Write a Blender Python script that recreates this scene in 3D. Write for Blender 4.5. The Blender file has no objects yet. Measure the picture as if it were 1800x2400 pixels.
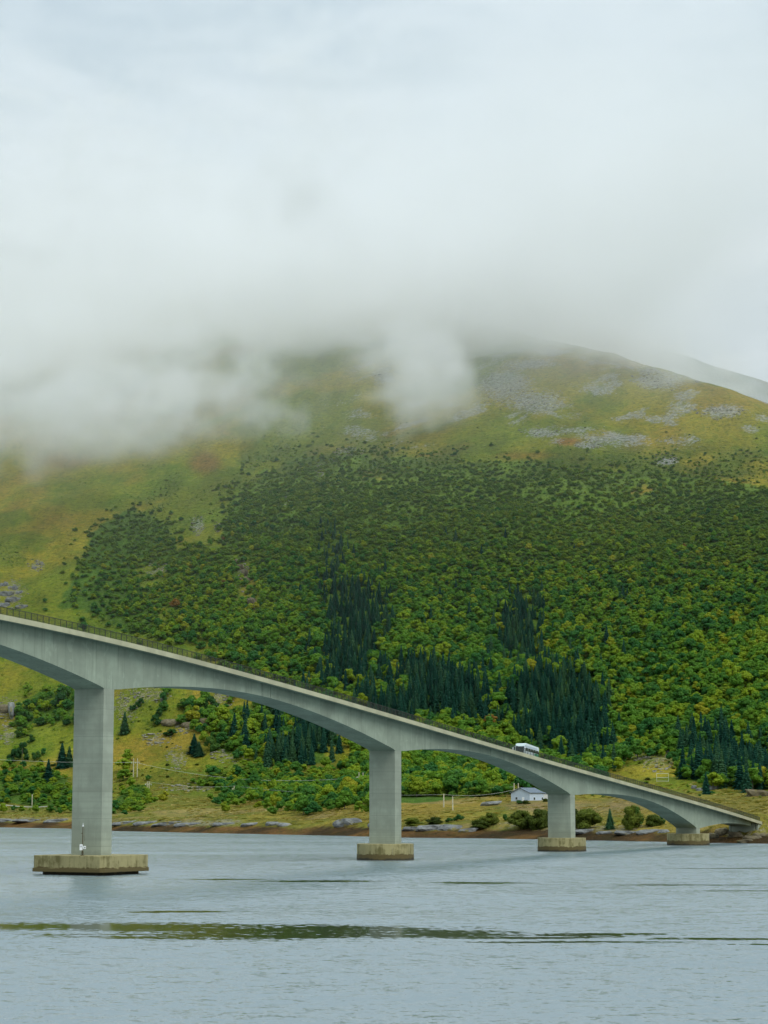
import bpy, math, random
import numpy as np
from mathutils import Vector, Matrix

random.seed(7)
RNG = np.random.default_rng(11)
SC = bpy.context.scene
COL = SC.collection

# ------------------------------------------------------------------ camera
FPX = 4900.0; HOR = 1883.0                       # focal length and horizon row, 1800 x 2400 picture
TH = math.atan((HOR - 1200.0) / FPX)
CAMZ = 10.0
cam_d = bpy.data.cameras.new('camera'); cam = bpy.data.objects.new('camera', cam_d); COL.objects.link(cam)
cam_d.sensor_fit = 'VERTICAL'; cam_d.sensor_height = 36.0; cam_d.lens = FPX / 2400.0 * 36.0
cam_d.clip_start = 1.0; cam_d.clip_end = 30000.0
cam.location = (0, 0, CAMZ); cam.rotation_euler = (math.radians(90) + TH, 0, 0)
SC.camera = cam

# ------------------------------------------------------------------ node helpers
class NT:
    """small wrapper that makes nodes and links them"""
    def __init__(s, tree): s.t = tree
    def n(s, kind, **kw):
        nd = s.t.nodes.new(kind)
        for k, v in kw.items():
            if k.startswith('i_'):
                key = k[2:]; key = int(key) if key.isdigit() else key.replace('_', ' ')
                s.put(nd.inputs[key], v)
            else: setattr(nd, k, v)
        return nd
    def put(s, sock, v):
        if isinstance(v, bpy.types.NodeSocket): s.t.links.new(v, sock)
        elif v is not None: sock.default_value = v
    def m(s, op, a, b=None, c=None, clamp=False):
        nd = s.t.nodes.new('ShaderNodeMath'); nd.operation = op; nd.use_clamp = clamp
        s.put(nd.inputs[0], a); s.put(nd.inputs[1], b); s.put(nd.inputs[2], c)
        return nd.outputs[0]
    def vm(s, op, a, b=None, out=0):
        nd = s.t.nodes.new('ShaderNodeVectorMath'); nd.operation = op
        s.put(nd.inputs[0], a); s.put(nd.inputs[1], b)
        return nd.outputs[out]
    def mix(s, f, a, b, mode='MIX'):
        nd = s.t.nodes.new('ShaderNodeMix'); nd.data_type = 'RGBA'; nd.blend_type = mode
        s.put(nd.inputs[0], f); s.put(nd.inputs[6], a); s.put(nd.inputs[7], b)
        return nd.outputs[2]
    def noise(s, vec, scale, detail=3.0, rough=0.55, dist=0.0, out=0):
        nd = s.t.nodes.new('ShaderNodeTexNoise'); s.put(nd.inputs['Vector'], vec)
        nd.inputs['Scale'].default_value = scale; nd.inputs['Detail'].default_value = detail
        nd.inputs['Roughness'].default_value = rough; nd.inputs['Distortion'].default_value = dist
        return nd.outputs[out]
    def step(s, v, lo, hi, a=0.0, b=1.0):
        nd = s.t.nodes.new('ShaderNodeMapRange'); nd.interpolation_type = 'SMOOTHSTEP'
        s.put(nd.inputs[0], v); s.put(nd.inputs[1], lo); s.put(nd.inputs[2], hi); s.put(nd.inputs[3], a); s.put(nd.inputs[4], b)
        return nd.outputs[0]

def rgb(c): return (c[0], c[1], c[2], 1.0)

# ------------------------------------------------------------------ world: overcast sky, soft sun
SUN_EL, SUN_AZ = math.radians(52), math.radians(142)     # azimuth clockwise from +Y
w = bpy.data.worlds.new('World'); SC.world = w; w.use_nodes = True
wt = NT(w.node_tree); w.node_tree.nodes.clear()
dirn = wt.n('ShaderNodeTexCoord').outputs['Generated']
sky = wt.n('ShaderNodeTexSky', sky_type='NISHITA', sun_disc=False, sun_elevation=SUN_EL, sun_rotation=SUN_AZ)
skyc = wt.vm('SCALE', sky.outputs[0], None); skyc.node.inputs['Scale'].default_value = 0.10
sep = wt.n('ShaderNodeSeparateXYZ', i_0=dirn)
el = wt.m('MAXIMUM', sep.outputs[2], 0.0)
flat = wt.vm('MULTIPLY', dirn, (1.0, 1.0, 3.2))
n1 = wt.noise(flat, 3.4, 4.0, 0.5, 0.6)
n2 = wt.noise(flat, 11.0, 5.0, 0.55, 0.6)
cl = wt.m('ADD', wt.m('MULTIPLY', n1, 0.62), wt.m('MULTIPLY', n2, 0.38))
cl = wt.step(cl, 0.38, 0.60)
low = wt.step(el, 0.36, 0.25)                                  # the deck thins to a paler band towards the horizon
cl2 = wt.m('ADD', wt.m('MULTIPLY', cl, 0.46), wt.m('MULTIPLY', low, 0.56), clamp=True)
over = wt.mix(cl2, (0.290, 0.368, 0.420, 1), (0.60, 0.650, 0.680, 1))
cie = wt.m('DIVIDE', wt.m('ADD', 1.0, wt.m('MULTIPLY', el, 2.0)), 1.54)      # CIE overcast luminance, brightest overhead
over = wt.vm('SCALE', over, None); wt.put(over.node.inputs['Scale'], cie)
fin = wt.mix(0.93, skyc, over)
bg = wt.n('ShaderNodeBackground', i_Color=fin, i_Strength=1.0)
wo = wt.n('ShaderNodeOutputWorld', i_Surface=bg.outputs[0])

sun_d = bpy.data.lights.new('sun', 'SUN'); sun = bpy.data.objects.new('sun', sun_d); COL.objects.link(sun)
sun_d.energy = 1.5; sun_d.angle = math.radians(45); sun_d.color = (1.0, 0.985, 0.96)
sd = Vector((math.sin(SUN_AZ) * math.cos(SUN_EL), math.cos(SUN_AZ) * math.cos(SUN_EL), math.sin(SUN_EL)))
sun.rotation_euler = (-sd).to_track_quat('-Z', 'Y').to_euler(); sun.location = (200, -100, 300)

vs = SC.view_settings; vs.view_transform = 'Standard'; vs.look = 'None'; vs.exposure = 0.57; vs.gamma = 1.0
vs.use_curve_mapping = False
cy = SC.cycles
cy.use_denoising = True; cy.max_bounces = 22; cy.diffuse_bounces = 2; cy.glossy_bounces = 2; cy.transmission_bounces = 2
cy.volume_bounces = 20; cy.volume_step_rate = 5.0; cy.volume_max_steps = 256; cy.transparent_max_bounces = 4; cy.use_adaptive_sampling = True; cy.adaptive_threshold = 0.015
cy.caustics_reflective = False; cy.caustics_refractive = False
cy.sample_clamp_indirect = 4.0

# ------------------------------------------------------------------ picture <-> place
def ray(px, py):
    a = (px - 900.0) / FPX; b = -(py - 1200.0) / FPX
    return a, math.cos(TH) - b * math.sin(TH), math.sin(TH) + b * math.cos(TH)
def at(px, py, Y):
    a, f, u = ray(px, py); t = Y / f
    return Vector((a * t, Y, CAMZ + u * t))
def project(X, Y, Z):
    dz = Z - CAMZ
    d = Y * math.cos(TH) + dz * math.sin(TH); v = -Y * math.sin(TH) + dz * math.cos(TH)
    return 900 + FPX * X / d, 1200 - FPX * v / d

# ------------------------------------------------------------------ value noise in numpy
def _hash(ix, iy, seed):
    h = (ix.astype(np.int64) * 374761393 + iy.astype(np.int64) * 668265263 + seed * 1442695041) & 0xFFFFFFFF
    h = ((h ^ (h >> 13)) * 1274126177) & 0xFFFFFFFF
    h = (h ^ (h >> 16)) & 0xFFFFFFFF
    return h / 4294967295.0
def vnoise(x, y, seed=0):
    ix = np.floor(x); iy = np.floor(y); fx = x - ix; fy = y - iy
    fx = fx * fx * fx * (fx * (fx * 6 - 15) + 10); fy = fy * fy * fy * (fy * (fy * 6 - 15) + 10)
    a = _hash(ix, iy, seed); b = _hash(ix + 1, iy, seed); c = _hash(ix, iy + 1, seed); d = _hash(ix + 1, iy + 1, seed)
    return (a + (b - a) * fx) * (1 - fy) + (c + (d - c) * fx) * fy
def fbm(x, y, wl, seed=0, octv=4, g=0.5):
    s = 0.0; a = 1.0; t = 0.0
    for o in range(octv):
        f = 2.0 ** o / wl
        s = s + a * (vnoise(x * f + 17.3 * o, y * f - 9.1 * o, seed + o * 7) - 0.5) * 2; t += a; a *= g
    return s / t
def sstep(v, a, b):
    t = np.clip((v - a) / (b - a), 0, 1); return t * t * (3 - 2 * t)

# ------------------------------------------------------------------ bridge axis
P1 = np.array([-42.5, 302.0]); AX = np.array([117.5, 214.0]); AX = AX / np.linalg.norm(AX); NR = np.array([AX[1], -AX[0]])
DECK = [-3.26488944e-09, 1.94812088e-06, -3.84549528e-04, -7.19479786e-02, 3.34192752e+01]
PIERS = [-147.0, 1.25, 88.8, 166.5, 241.8]; ABUT = 281.0
def deck_z(s):
    s = np.asarray(s, float)
    z = np.polyval(DECK, np.clip(s, -26, 281))
    zl = np.polyval(DECK, -26.0) + 0.00051 * 47 ** 2
    z = np.where(s < -26, zl - 0.00051 * (s + 73) ** 2, z)
    ze = np.polyval(DECK, 281.0); sl = -0.108
    t = np.clip(s - 281, 0, None)
    return np.where(s > 281, ze + sl * 18 * (1 - np.exp(-t / 18)) + 0.012 * np.clip(t - 30, 0, None), z)
def bxy(s, off): return P1[0] + AX[0] * s + NR[0] * off, P1[1] + AX[1] * s + NR[1] * off
def bpt(s, off, dz=0.0):
    x, y = bxy(s, off); return Vector((x, y, float(deck_z(s)) + dz))
def on_bridge(px, py, off):
    r = ray(px, py); A = np.array([[r[0], -AX[0]], [r[1], -AX[1]]])
    t, s = np.linalg.solve(A, P1 + NR * off)
    return s, CAMZ + t * r[2]

# ------------------------------------------------------------------ terrain
SHX = [-1400, -700, -400, -164, -128, -99, -76, -28, -5, 5, 43, 62, 97, 160, 300, 1400]
SHY = [1500, 1260, 1080, 891, 852, 772, 742, 680, 648, 630, 597, 573, 527, 470, 420, 380]
FD = [-200, -60, -8, 0, 10, 16, 24, 60, 150, 230, 600]
FZ = [-14, -7, -1.1, 0, 1.7, 2.4, 3.7, 5.6, 10.5, 12.0, 13.0]
HD = [0, 210, 250, 300, 350, 400, 500, 600, 750, 1000, 1200, 1400, 1700, 2400]
HZ = [0, 0, 2.5, 11, 27, 50, 98, 148, 225, 360, 460, 540, 610, 640]
def gbump(X, Y, c, rx, ry, a): return a * np.exp(-(((X - c[0]) / rx) ** 2 + ((Y - c[1]) / ry) ** 2))
def height(X, Y):
    X = np.asarray(X, float); Y = np.asarray(Y, float)
    D = Y - np.interp(X, SHX, SHY) + 7 * fbm(X, Y, 45, 3, 3) + 2.0 * fbm(X, Y, 12, 5, 2)
    D2 = Y - (700 - 0.35 * X) + 30 * fbm(X, Y, 260, 9, 2)
    fl = np.interp(D, FD, FZ)
    hl = np.interp(D2, HD, HZ)
    hl = (hl + np.interp(D2 - 25, HD, HZ) + np.interp(D2 + 25, HD, HZ)) / 3
    land = sstep(D, 10, 70); up = sstep(D2, 230, 420)
    # spurs and gullies running down the slope
    hl = hl + up * (9 * fbm(X, Y * 0.35, 95, 21, 4) + 3.0 * fbm(X, Y, 40, 31, 3))
    hl = hl + up * (1.7 * fbm(X, Y * 0.6, 17, 35, 3) - 1.2 * np.abs(fbm(X, Y * 0.22, 34, 37, 3)))
    heath = land * (1 - 0.55 * up)
    z = fl + hl + heath * (1.9 * fbm(X, Y, 44, 41, 4, 0.55) + 0.9 * np.abs(fbm(X, Y, 16, 51, 3)))
    z = z + sstep(D, 8, 18) * (1 - sstep(D, 30, 60)) * 1.3 * np.abs(fbm(X, Y, 14, 61, 3))
    z = z + gbump(X, Y, (118, 800), 48, 34, 8.5) + gbump(X, Y, (175, 770), 30, 30, 4.0) + gbump(X, Y, (112, 930), 34, 30, 9.0)
    z = z + gbump(X, Y, (-112, 1150), 60, 50, 9.0)                # the rocky knoll behind the first pier
    # the shoulder falls away to the right
    cap = 350 - 0.95 * (X - 207) - 0.12 * (Y - 1580) + 9 * fbm(X, Y, 120, 77, 3)
    k = 16.0
    z = -k * np.logaddexp(-z / k, -cap / k)
    r2 = 541 - 0.31 * (X - 314) - 0.75 * np.clip(160 - X, 0, None) - 0.55 * np.abs(Y - 2400) + 12 * fbm(X, Y, 150, 83, 4)
    z = np.maximum(z, np.where(Y > 1750, r2, -50))
    z = np.maximum(z, -14)
    # road embankment beyond the abutment
    s = (X - P1[0]) * AX[0] + (Y - P1[1]) * AX[1]; o = (X - P1[0]) * NR[0] + (Y - P1[1]) * NR[1]
    rz = deck_z(s) - 0.25
    wgt = (1 - sstep(np.abs(o), 6.0, 15.0)) * sstep(s, 283.5, 287.0) * (1 - sstep(s, 470, 500))
    z = z * (1 - wgt) + rz * wgt
    # ground stays under the girder in front of the abutment
    und = (1 - sstep(np.abs(o), 5.0, 11.0)) * (1 - sstep(s, 280.5, 282.5)) * sstep(s, 215, 225)
    z = z * (1 - und) + np.minimum(z, deck_z(s) - 4.6) * und
    return z
def hz(x, y): return float(height(np.array([x]), np.array([y]))[0])
def ground(px, py, y0=480.0, y1=2600.0):
    a, f, u = ray(px, py)
    for st in (20.0, 1.5):
        Y = np.arange(y0, y1, st); t = Y / f
        g = CAMZ + u * t - height(a * t, Y)
        i = int(np.argmax(g < 0))
        if g[i] >= 0: i = len(Y) - 1
        i = max(i, 1)
        if st > 5: y0, y1 = Y[i - 1] - 10, Y[i] + 10
    q = g[i - 1] / (g[i - 1] - g[i] + 1e-9); q = min(max(q, 0), 1)
    yy = Y[i - 1] + st * q
    return Vector((a * yy / f, yy, hz(a * yy / f, yy)))

# ------------------------------------------------------------------ regions of the hillside (picture coordinates of the ground)
def in_poly(px, py, poly):
    r = np.zeros(px.shape, bool); n = len(poly); j = n - 1
    for i in range(n):
        xi, yi = poly[i]; xj, yj = poly[j]
        c = ((yi > py) != (yj > py)) & (px < (xj - xi) * (py - yi) / (yj - yi + 1e-9) + xi)
        r ^= c; j = i
    return r
def ell(px, py, c): return ((px - c[0]) / c[2]) ** 2 + ((py - c[1]) / c[3]) ** 2
FOREST = [
    [(545, 1150), (640, 1085), (720, 1055), (900, 1075), (1100, 1085), (1400, 1105), (1800, 1130), (2600, 1150), (2600, 1840), (1800, 1838), (1610, 1818),
     (1560, 1760), (1490, 1745), (1420, 1800), (1400, 1845), (1290, 1862), (1160, 1868), (940, 1876), (860, 1880), (790, 1850), (810, 1780), (700, 1705), (660, 1660), (600, 1600), (550, 1560), (470, 1520),
     (420, 1500), (280, 1470), (140, 1430), (180, 1340), (235, 1230), (330, 1190), (400, 1235), (420, 1290), (500, 1300), (545, 1290), (530, 1220)],
    [(-600, 1800), (0, 1815), (60, 1800), (165, 1820), (200, 1890), (-600, 1885)],
    [(265, 1865), (330, 1850), (350, 1880), (300, 1893), (262, 1893)],
    [(25, 1700), (70, 1640), (120, 1615), (200, 1640), (170, 1700), (100, 1690), (60, 1720)],
    [(500, 1680), (560, 1650), (620, 1660), (640, 1740), (600, 1770), (520, 1750)],
    [(480, 1840), (640, 1800), (800, 1822), (830, 1875), (700, 1880), (600, 1862), (520, 1866)],
    [(420, 1640), (500, 1655), (500, 1690), (430, 1690)],
]
CLEAR = [(345, 1352, 52, 26), (455, 1240, 60, 30), (568, 1345, 26, 55), (575, 1420, 26, 22), (470, 1520, 52, 28), (400, 1440, 24, 16),
         (705, 1800, 105, 26), (810, 1750, 50, 45), (1545, 1790, 55, 36), (670, 1095, 40, 16), (880, 1120, 40, 10), (1500, 1150, 30, 10)]
SPRUCE = [
    [(770, 1225), (800, 1225), (800, 1360), (905, 1390), (905, 1480), (880, 1560), (1000, 1560), (1130, 1600), (1170, 1690), (1120, 1720), (900, 1700), (750, 1640), (755, 1570), (775, 1480), (765, 1380)],
    [(1165, 1480), (1190, 1420), (1270, 1390), (1275, 1540), (1200, 1560), (1160, 1540)],
    [(1200, 1600), (1300, 1560), (1400, 1590), (1440, 1690), (1440, 1790), (1330, 1790), (1220, 1745), (1185, 1680)],
    [(1605, 1735), (1700, 1745), (1820, 1770), (2100, 1780), (2100, 1835), (1620, 1832)],
    [(612, 1690), (690, 1680), (765, 1710), (768, 1785), (720, 1790), (680, 1796), (650, 1788), (615, 1802)],
    [(560, 1700), (590, 1690), (600, 1720), (570, 1730)],
]
SCREE = [(300, 1655, 30, 38), (355, 1625, 45, 22), (365, 1732, 34, 15), (430, 1710, 22, 10), (520, 1640, 26, 22), (530, 1700, 16, 30), (540, 1770, 42, 18),
         (415, 1775, 24, 26), (20, 1660, 26, 30), (15, 1720, 18, 26), (463, 1232, 18, 24), (510, 1236, 8, 12), (665, 1172, 18, 14), (815, 1060, 34, 12), (750, 1100, 10, 16),
         (1460, 1765, 40, 16), (1540, 1780, 50, 28), (370, 1335, 30, 16), (570, 1345, 14, 40), (590, 1415, 12, 14), (30, 1390, 34, 36), (85, 1325, 20, 14), (405, 1407, 18, 10), (450, 1845, 70, 10)]
TAN = [(1330, 1895, 90, 18), (1240, 1893, 50, 10), (1460, 1890, 50, 22)]
def masks(px, py, X, Y):
    wx = 26 * fbm(X, Y, 45, 101, 4); wy = 24 * fbm(X, Y, 45, 131, 4)
    qx = px + wx; qy = py + wy
    fo = np.zeros(px.shape, bool)
    for p in FOREST: fo |= in_poly(qx, qy, p)
    for c in CLEAR: fo &= ~(ell(qx, qy, c) < 1)
    sp = np.zeros(px.shape, bool)
    for p in SPRUCE: sp |= in_poly(px + 0.5 * wx, py + 0.5 * wy, p)
    return fo, sp

# ------------------------------------------------------------------ mesh helpers
def mesh_np(name, V, F, mat=None, smooth=False, mats=None, fm=None):
    me = bpy.data.meshes.new(name)
    V = np.asarray(V, np.float32)
    if isinstance(F, np.ndarray):
        n = F.shape[1]; me.vertices.add(len(V)); me.vertices.foreach_set('co', V.ravel())
        me.loops.add(F.size); me.loops.foreach_set('vertex_index', F.ravel().astype(np.int32))
        me.polygons.add(len(F)); me.polygons.foreach_set('loop_start', np.arange(0, F.size, n, dtype=np.int32))
        me.update(calc_edges=True)
    else:
        me.from_pydata([tuple(map(float, v)) for v in V], [], F); me.update()
    for m_ in (mats or ([mat] if mat else [])): me.materials.append(m_)
    if fm is not None: me.polygons.foreach_set('material_index', np.asarray(fm, np.int32))
    if smooth: me.polygons.foreach_set('use_smooth', np.ones(len(me.polygons), bool))
    return me
def obj(name, me, parent=None, loc=None):
    o = bpy.data.objects.new(name, me); COL.objects.link(o)
    if parent is not None: o.parent = parent
    if loc is not None: o.location = loc
    return o
def tag(o, label, cat, group=None, kind=None):
    if label: o['label'] = label
    if cat: o['category'] = cat
    if group: o['group'] = group
    if kind: o['kind'] = kind
    return o
def thing(name, loc, label, cat, group=None, rz=0.0):
    o = obj(name, None, None, loc); o.rotation_euler = (0, 0, rz); o.empty_display_size = 0.5
    return tag(o, label, cat, group)
class MB:
    def __init__(s): s.v = []; s.f = []
    def add(s, V, F):
        b = len(s.v); s.v += [tuple(v) for v in V]; s.f += [tuple(i + b for i in f) for f in F]; return s
    def box(s, c, d, M=None):
        x, y, z = d[0] / 2, d[1] / 2, d[2] / 2
        V = [Vector((sx * x, sy * y, sz * z)) for sz in (-1, 1) for sy in (-1, 1) for sx in (-1, 1)]
        if M is not None: V = [M @ v for v in V]
        V = [v + Vector(c) for v in V]
        return s.add(V, [(0, 2, 3, 1), (4, 5, 7, 6), (0, 1, 5, 4), (2, 6, 7, 3), (0, 4, 6, 2), (1, 3, 7, 5)])
    def tube(s, pts, r, n=6, caps=True):
        pts = [Vector(p) for p in pts]; rs = r if isinstance(r, (list, tuple)) else [r] * len(pts)
        V = []; F = []
        for i, p in enumerate(pts):
            t = (pts[min(i + 1, len(pts) - 1)] - pts[max(i - 1, 0)]).normalized()
            a = t.orthogonal().normalized() if abs(t.z) > 0.95 else t.cross(Vector((0, 0, 1))).normalized()
            b = t.cross(a)
            V += [p + (a * math.cos(2 * math.pi * k / n) + b * math.sin(2 * math.pi * k / n)) * rs[i] for k in range(n)]
        for i in range(len(pts) - 1):
            for k in range(n):
                F.append((i * n + k, i * n + (k + 1) % n, (i + 1) * n + (k + 1) % n, (i + 1) * n + k))
        if caps: F += [tuple(range(n - 1, -1, -1)), tuple((len(pts) - 1) * n + k for k in range(n))]
        return s.add(V, F)
    def prism(s, poly, z0, z1):
        n = len(poly)
        V = [(p[0], p[1], z0) for p in poly] + [(p[0], p[1], z1) for p in poly]
        return s.add(V, [tuple(range(n - 1, -1, -1)), tuple(range(n, 2 * n))] + [(i, (i + 1) % n, n + (i + 1) % n, n + i) for i in range(n)])
    def mesh(s, name, mat, smooth=False): return mesh_np(name, s.v, s.f, mat, smooth)
    def build(s, name, mat, parent=None, smooth=False, bevel=0.0):
        o = obj(name, s.mesh(name, mat, smooth), parent)
        if bevel:
            b = o.modifiers.new('bevel', 'BEVEL'); b.width = bevel; b.segments = 2; b.limit_method = 'ANGLE'; b.angle_limit = math.radians(40)
        return o

# ------------------------------------------------------------------ materials
def material(name):
    m = bpy.data.materials.new(name); m.use_nodes = True
    t = NT(m.node_tree); m.node_tree.nodes.clear()
    out = t.n('ShaderNodeOutputMaterial'); p = t.n('ShaderNodeBsdfPrincipled'); t.t.links.new(p.outputs[0], out.inputs[0])
    return m, t, p
def plain(name, c, rough=0.6, metal=0.0, var=0.12, scale=2.0):
    m, t, p = material(name)
    pos = t.n('ShaderNodeNewGeometry').outputs['Position']
    f = t.step(t.noise(pos, scale, 4), 0.3, 0.7)
    t.put(p.inputs['Base Color'], t.mix(f, rgb([x * (1 - var) for x in c]), rgb([min(1, x * (1 + var)) for x in c])))
    p.inputs['Roughness'].default_value = rough; p.inputs['Metallic'].default_value = metal
    return m
def concrete(name, c, streak=0.5, stain=None, boards=False, tide=None, seg=False):
    m, t, p = material(name)
    pos = t.n('ShaderNodeNewGeometry').outputs['Position']
    v = t.vm('MULTIPLY', pos, (1.0, 1.0, 0.06))
    st = t.noise(v, 1.3, 5, 0.65)
    bl = t.noise(pos, 0.22, 4, 0.6)
    fi = t.noise(pos, 6.0, 4, 0.6)
    a = t.mix(t.step(bl, 0.35, 0.68), rgb([x * 0.84 for x in c]), rgb([x * 1.10 for x in c]))
    a = t.mix(t.m('MULTIPLY', t.step(st, 0.52, 0.75), streak), a, rgb([x * 0.62 for x in c]))
    a = t.mix(t.m('MULTIPLY', t.step(t.noise(v, 2.7, 3), 0.60, 0.78), streak * 0.6), a, rgb([min(1, x * 1.35) for x in c]))
    a = t.mix(t.m('MULTIPLY', t.m('SUBTRACT', fi, 0.5), 0.5, clamp=True), a, rgb([x * 1.3 for x in c]))
    z = t.n('ShaderNodeSeparateXYZ', i_0=pos).outputs[2]
    if seg:          # cantilever segments: each pour a slightly different tone, fine joint between
        sd_ = t.m('DIVIDE', t.vm('DOT_PRODUCT', pos, (float(AX[0]), float(AX[1]), 0.0), 1), 4.7)
        tone = t.n('ShaderNodeTexWhiteNoise', noise_dimensions='1D'); t.put(tone.inputs['W'], t.m('FLOOR', sd_))
        a = t.mix(t.m('MULTIPLY', tone.outputs['Value'], 0.45), a, rgb([x * 0.66 for x in c]))
        jn = t.m('LESS_THAN', t.m('FRACT', sd_), 0.012); a = t.mix(t.m('MULTIPLY', jn, 0.55), a, rgb([x * 0.45 for x in c]))
        pt = t.step(t.noise(pos, 0.55, 3, 0.5, 1.0), 0.62, 0.66); a = t.mix(t.m('MULTIPLY', pt, 0.22), a, rgb([min(1, x * 1.4) for x in c]))
    if boards:       # casting joints every few metres and fine board marks
        q = t.m('FRACT', t.m('DIVIDE', z, 3.9)); ln = t.m('LESS_THAN', q, 0.018)
        lay = t.noise(t.vm('MULTIPLY', pos, (0.03, 0.03, 1.7)), 1.0, 3)
        a = t.mix(t.m('MULTIPLY', t.step(lay, 0.4, 0.66), 0.35), a, rgb([x * 0.72 for x in c]))
        a = t.mix(t.m('MULTIPLY', ln, 0.45), a, rgb([x * 0.5 for x in c]))
    if stain:        # algae runs on the caps
        f = t.step(t.m('ADD', t.m('MULTIPLY', t.noise(t.vm('MULTIPLY', pos, (1, 1, 0.14)), 0.8, 5, 0.7), 0.6), t.m('MULTIPLY', t.noise(pos, 0.7, 5, 0.7), 0.4)), 0.46, 0.60)
        a = t.mix(t.m('MULTIPLY', f, 0.85), a, rgb(stain))
        w_ = t.step(t.noise(t.vm('MULTIPLY', pos, (1, 1, 0.05)), 2.2, 3, 0.6), 0.66, 0.74)
        a = t.mix(t.m('MULTIPLY', w_, 0.4), a, (0.36, 0.35, 0.26, 1))
    if tide:         # brown weed and barnacle belt up to the tide line
        zz = t.m('ADD', z, t.m('MULTIPLY', t.m('SUBTRACT', t.noise(pos, 0.8, 5, 0.7), 0.5), 1.3))
        a = t.mix(t.step(zz, tide + 0.08, tide - 0.08), a, (0.10, 0.075, 0.022, 1))
        a = t.mix(t.step(zz, 0.45, 0.15), a, (0.035, 0.03, 0.014, 1))
    t.put(p.inputs['Base Color'], a); p.inputs['Roughness'].default_value = 0.85
    b = t.n('ShaderNodeBump', i_Strength=0.25, i_Distance=0.04, i_Height=fi); t.put(p.inputs['Normal'], b.outputs[0])
    return m
M = {}
M['web'] = concrete('girder concrete', (0.285, 0.335, 0.25), 0.95, seg=True)
M['edge'] = concrete('edge beam concrete', (0.40, 0.39, 0.25), 0.25)
M['pier'] = concrete('pier concrete', (0.30, 0.335, 0.255), 0.4, boards=True)
M['cap'] = concrete('pile cap concrete', (0.30, 0.265, 0.12), 0.5, stain=(0.105, 0.090, 0.022), tide=1.05)
M['asphalt'] = plain('asphalt', (0.055, 0.055, 0.055), 0.9, var=0.2)
M['dark_metal'] = plain('weathered railing steel', (0.045, 0.05, 0.038), 0.6, 0.3)
M['white_paint'] = plain('white paint', (0.78, 0.80, 0.78), 0.35, var=0.04)
M['green_paint'] = plain('green paint', (0.02, 0.28, 0.13), 0.35, var=0.05)
M['bus_white'] = plain('bus body paint', (0.58, 0.68, 0.66), 0.35, var=0.04)
M['bus_grey'] = plain('silver paint', (0.40, 0.47, 0.52), 0.35, var=0.05)
M['rubber'] = plain('rubber', (0.02, 0.02, 0.02), 0.9)
M['red'] = plain('red lens', (0.35, 0.02, 0.02), 0.3)
def glassy(name, c):
    m, t, p = material(name); p.inputs['Base Color'].default_value = rgb(c); p.inputs['Roughness'].default_value = 0.06
    p.inputs['IOR'].default_value = 1.5; return m
M['glass'] = glassy('dark window glass', (0.02, 0.035, 0.035))
M['siding'] = plain('pale blue cladding', (0.45, 0.53, 0.60), 0.7, var=0.06)
M['siding2'] = plain('cream cladding', (0.52, 0.53, 0.50), 0.7, var=0.06)
M['roof'] = plain('slate blue roofing sheet', (0.10, 0.135, 0.17), 0.5, var=0.12)
M['wood'] = plain('weathered pole wood', (0.46, 0.43, 0.30), 0.9, var=0.2)
M['cable'] = plain('aluminium cable', (0.55, 0.58, 0.50), 0.5, 0.0)
M['trunk'] = plain('bark', (0.10, 0.085, 0.06), 0.9, var=0.4, scale=1.5)
M['rust_metal'] = plain('rusty steel', (0.09, 0.075, 0.035), 0.8, 0.2, var=0.3)

def rockmat(name, c1, c2, lichen):
    m, t, p = material(name)
    pos = t.n('ShaderNodeNewGeometry').outputs['Position']
    a = t.mix(t.step(t.noise(pos, 0.5, 6, 0.65), 0.35, 0.68), rgb(c1), rgb(c2))
    cr = t.step(t.noise(t.vm('MULTIPLY', pos, (0.5, 0.5, 2.4)), 0.9, 4, 0.6, 0.6), 0.60, 0.68)
    a = t.mix(t.m('MULTIPLY', cr, 0.7), a, rgb([x * 0.35 for x in c1]))
    a = t.mix(t.step(t.noise(pos, 0.31, 5, 0.6), 0.56, 0.66), a, rgb(lichen))
    t.put(p.inputs['Base Color'], a); p.inputs['Roughness'].default_value = 0.9
    b = t.n('ShaderNodeBump', i_Strength=0.7, i_Distance=0.5, i_Height=t.noise(pos, 1.4, 6, 0.65)); t.put(p.inputs['Normal'], b.outputs[0])
    return m
M['rock'] = rockmat('grey shore rock', (0.095, 0.10, 0.095), (0.20, 0.21, 0.20), (0.17, 0.15, 0.045))
M['rock_pale'] = rockmat('pale shore rock', (0.17, 0.18, 0.175), (0.30, 0.315, 0.305), (0.22, 0.20, 0.09))
M['rock_warm'] = rockmat('hillside rock', (0.085, 0.072, 0.04), (0.18, 0.15, 0.085), (0.15, 0.13, 0.03))
M['scree'] = rockmat('scree', (0.15, 0.15, 0.125), (0.28, 0.265, 0.20), (0.20, 0.165, 0.055))

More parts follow.
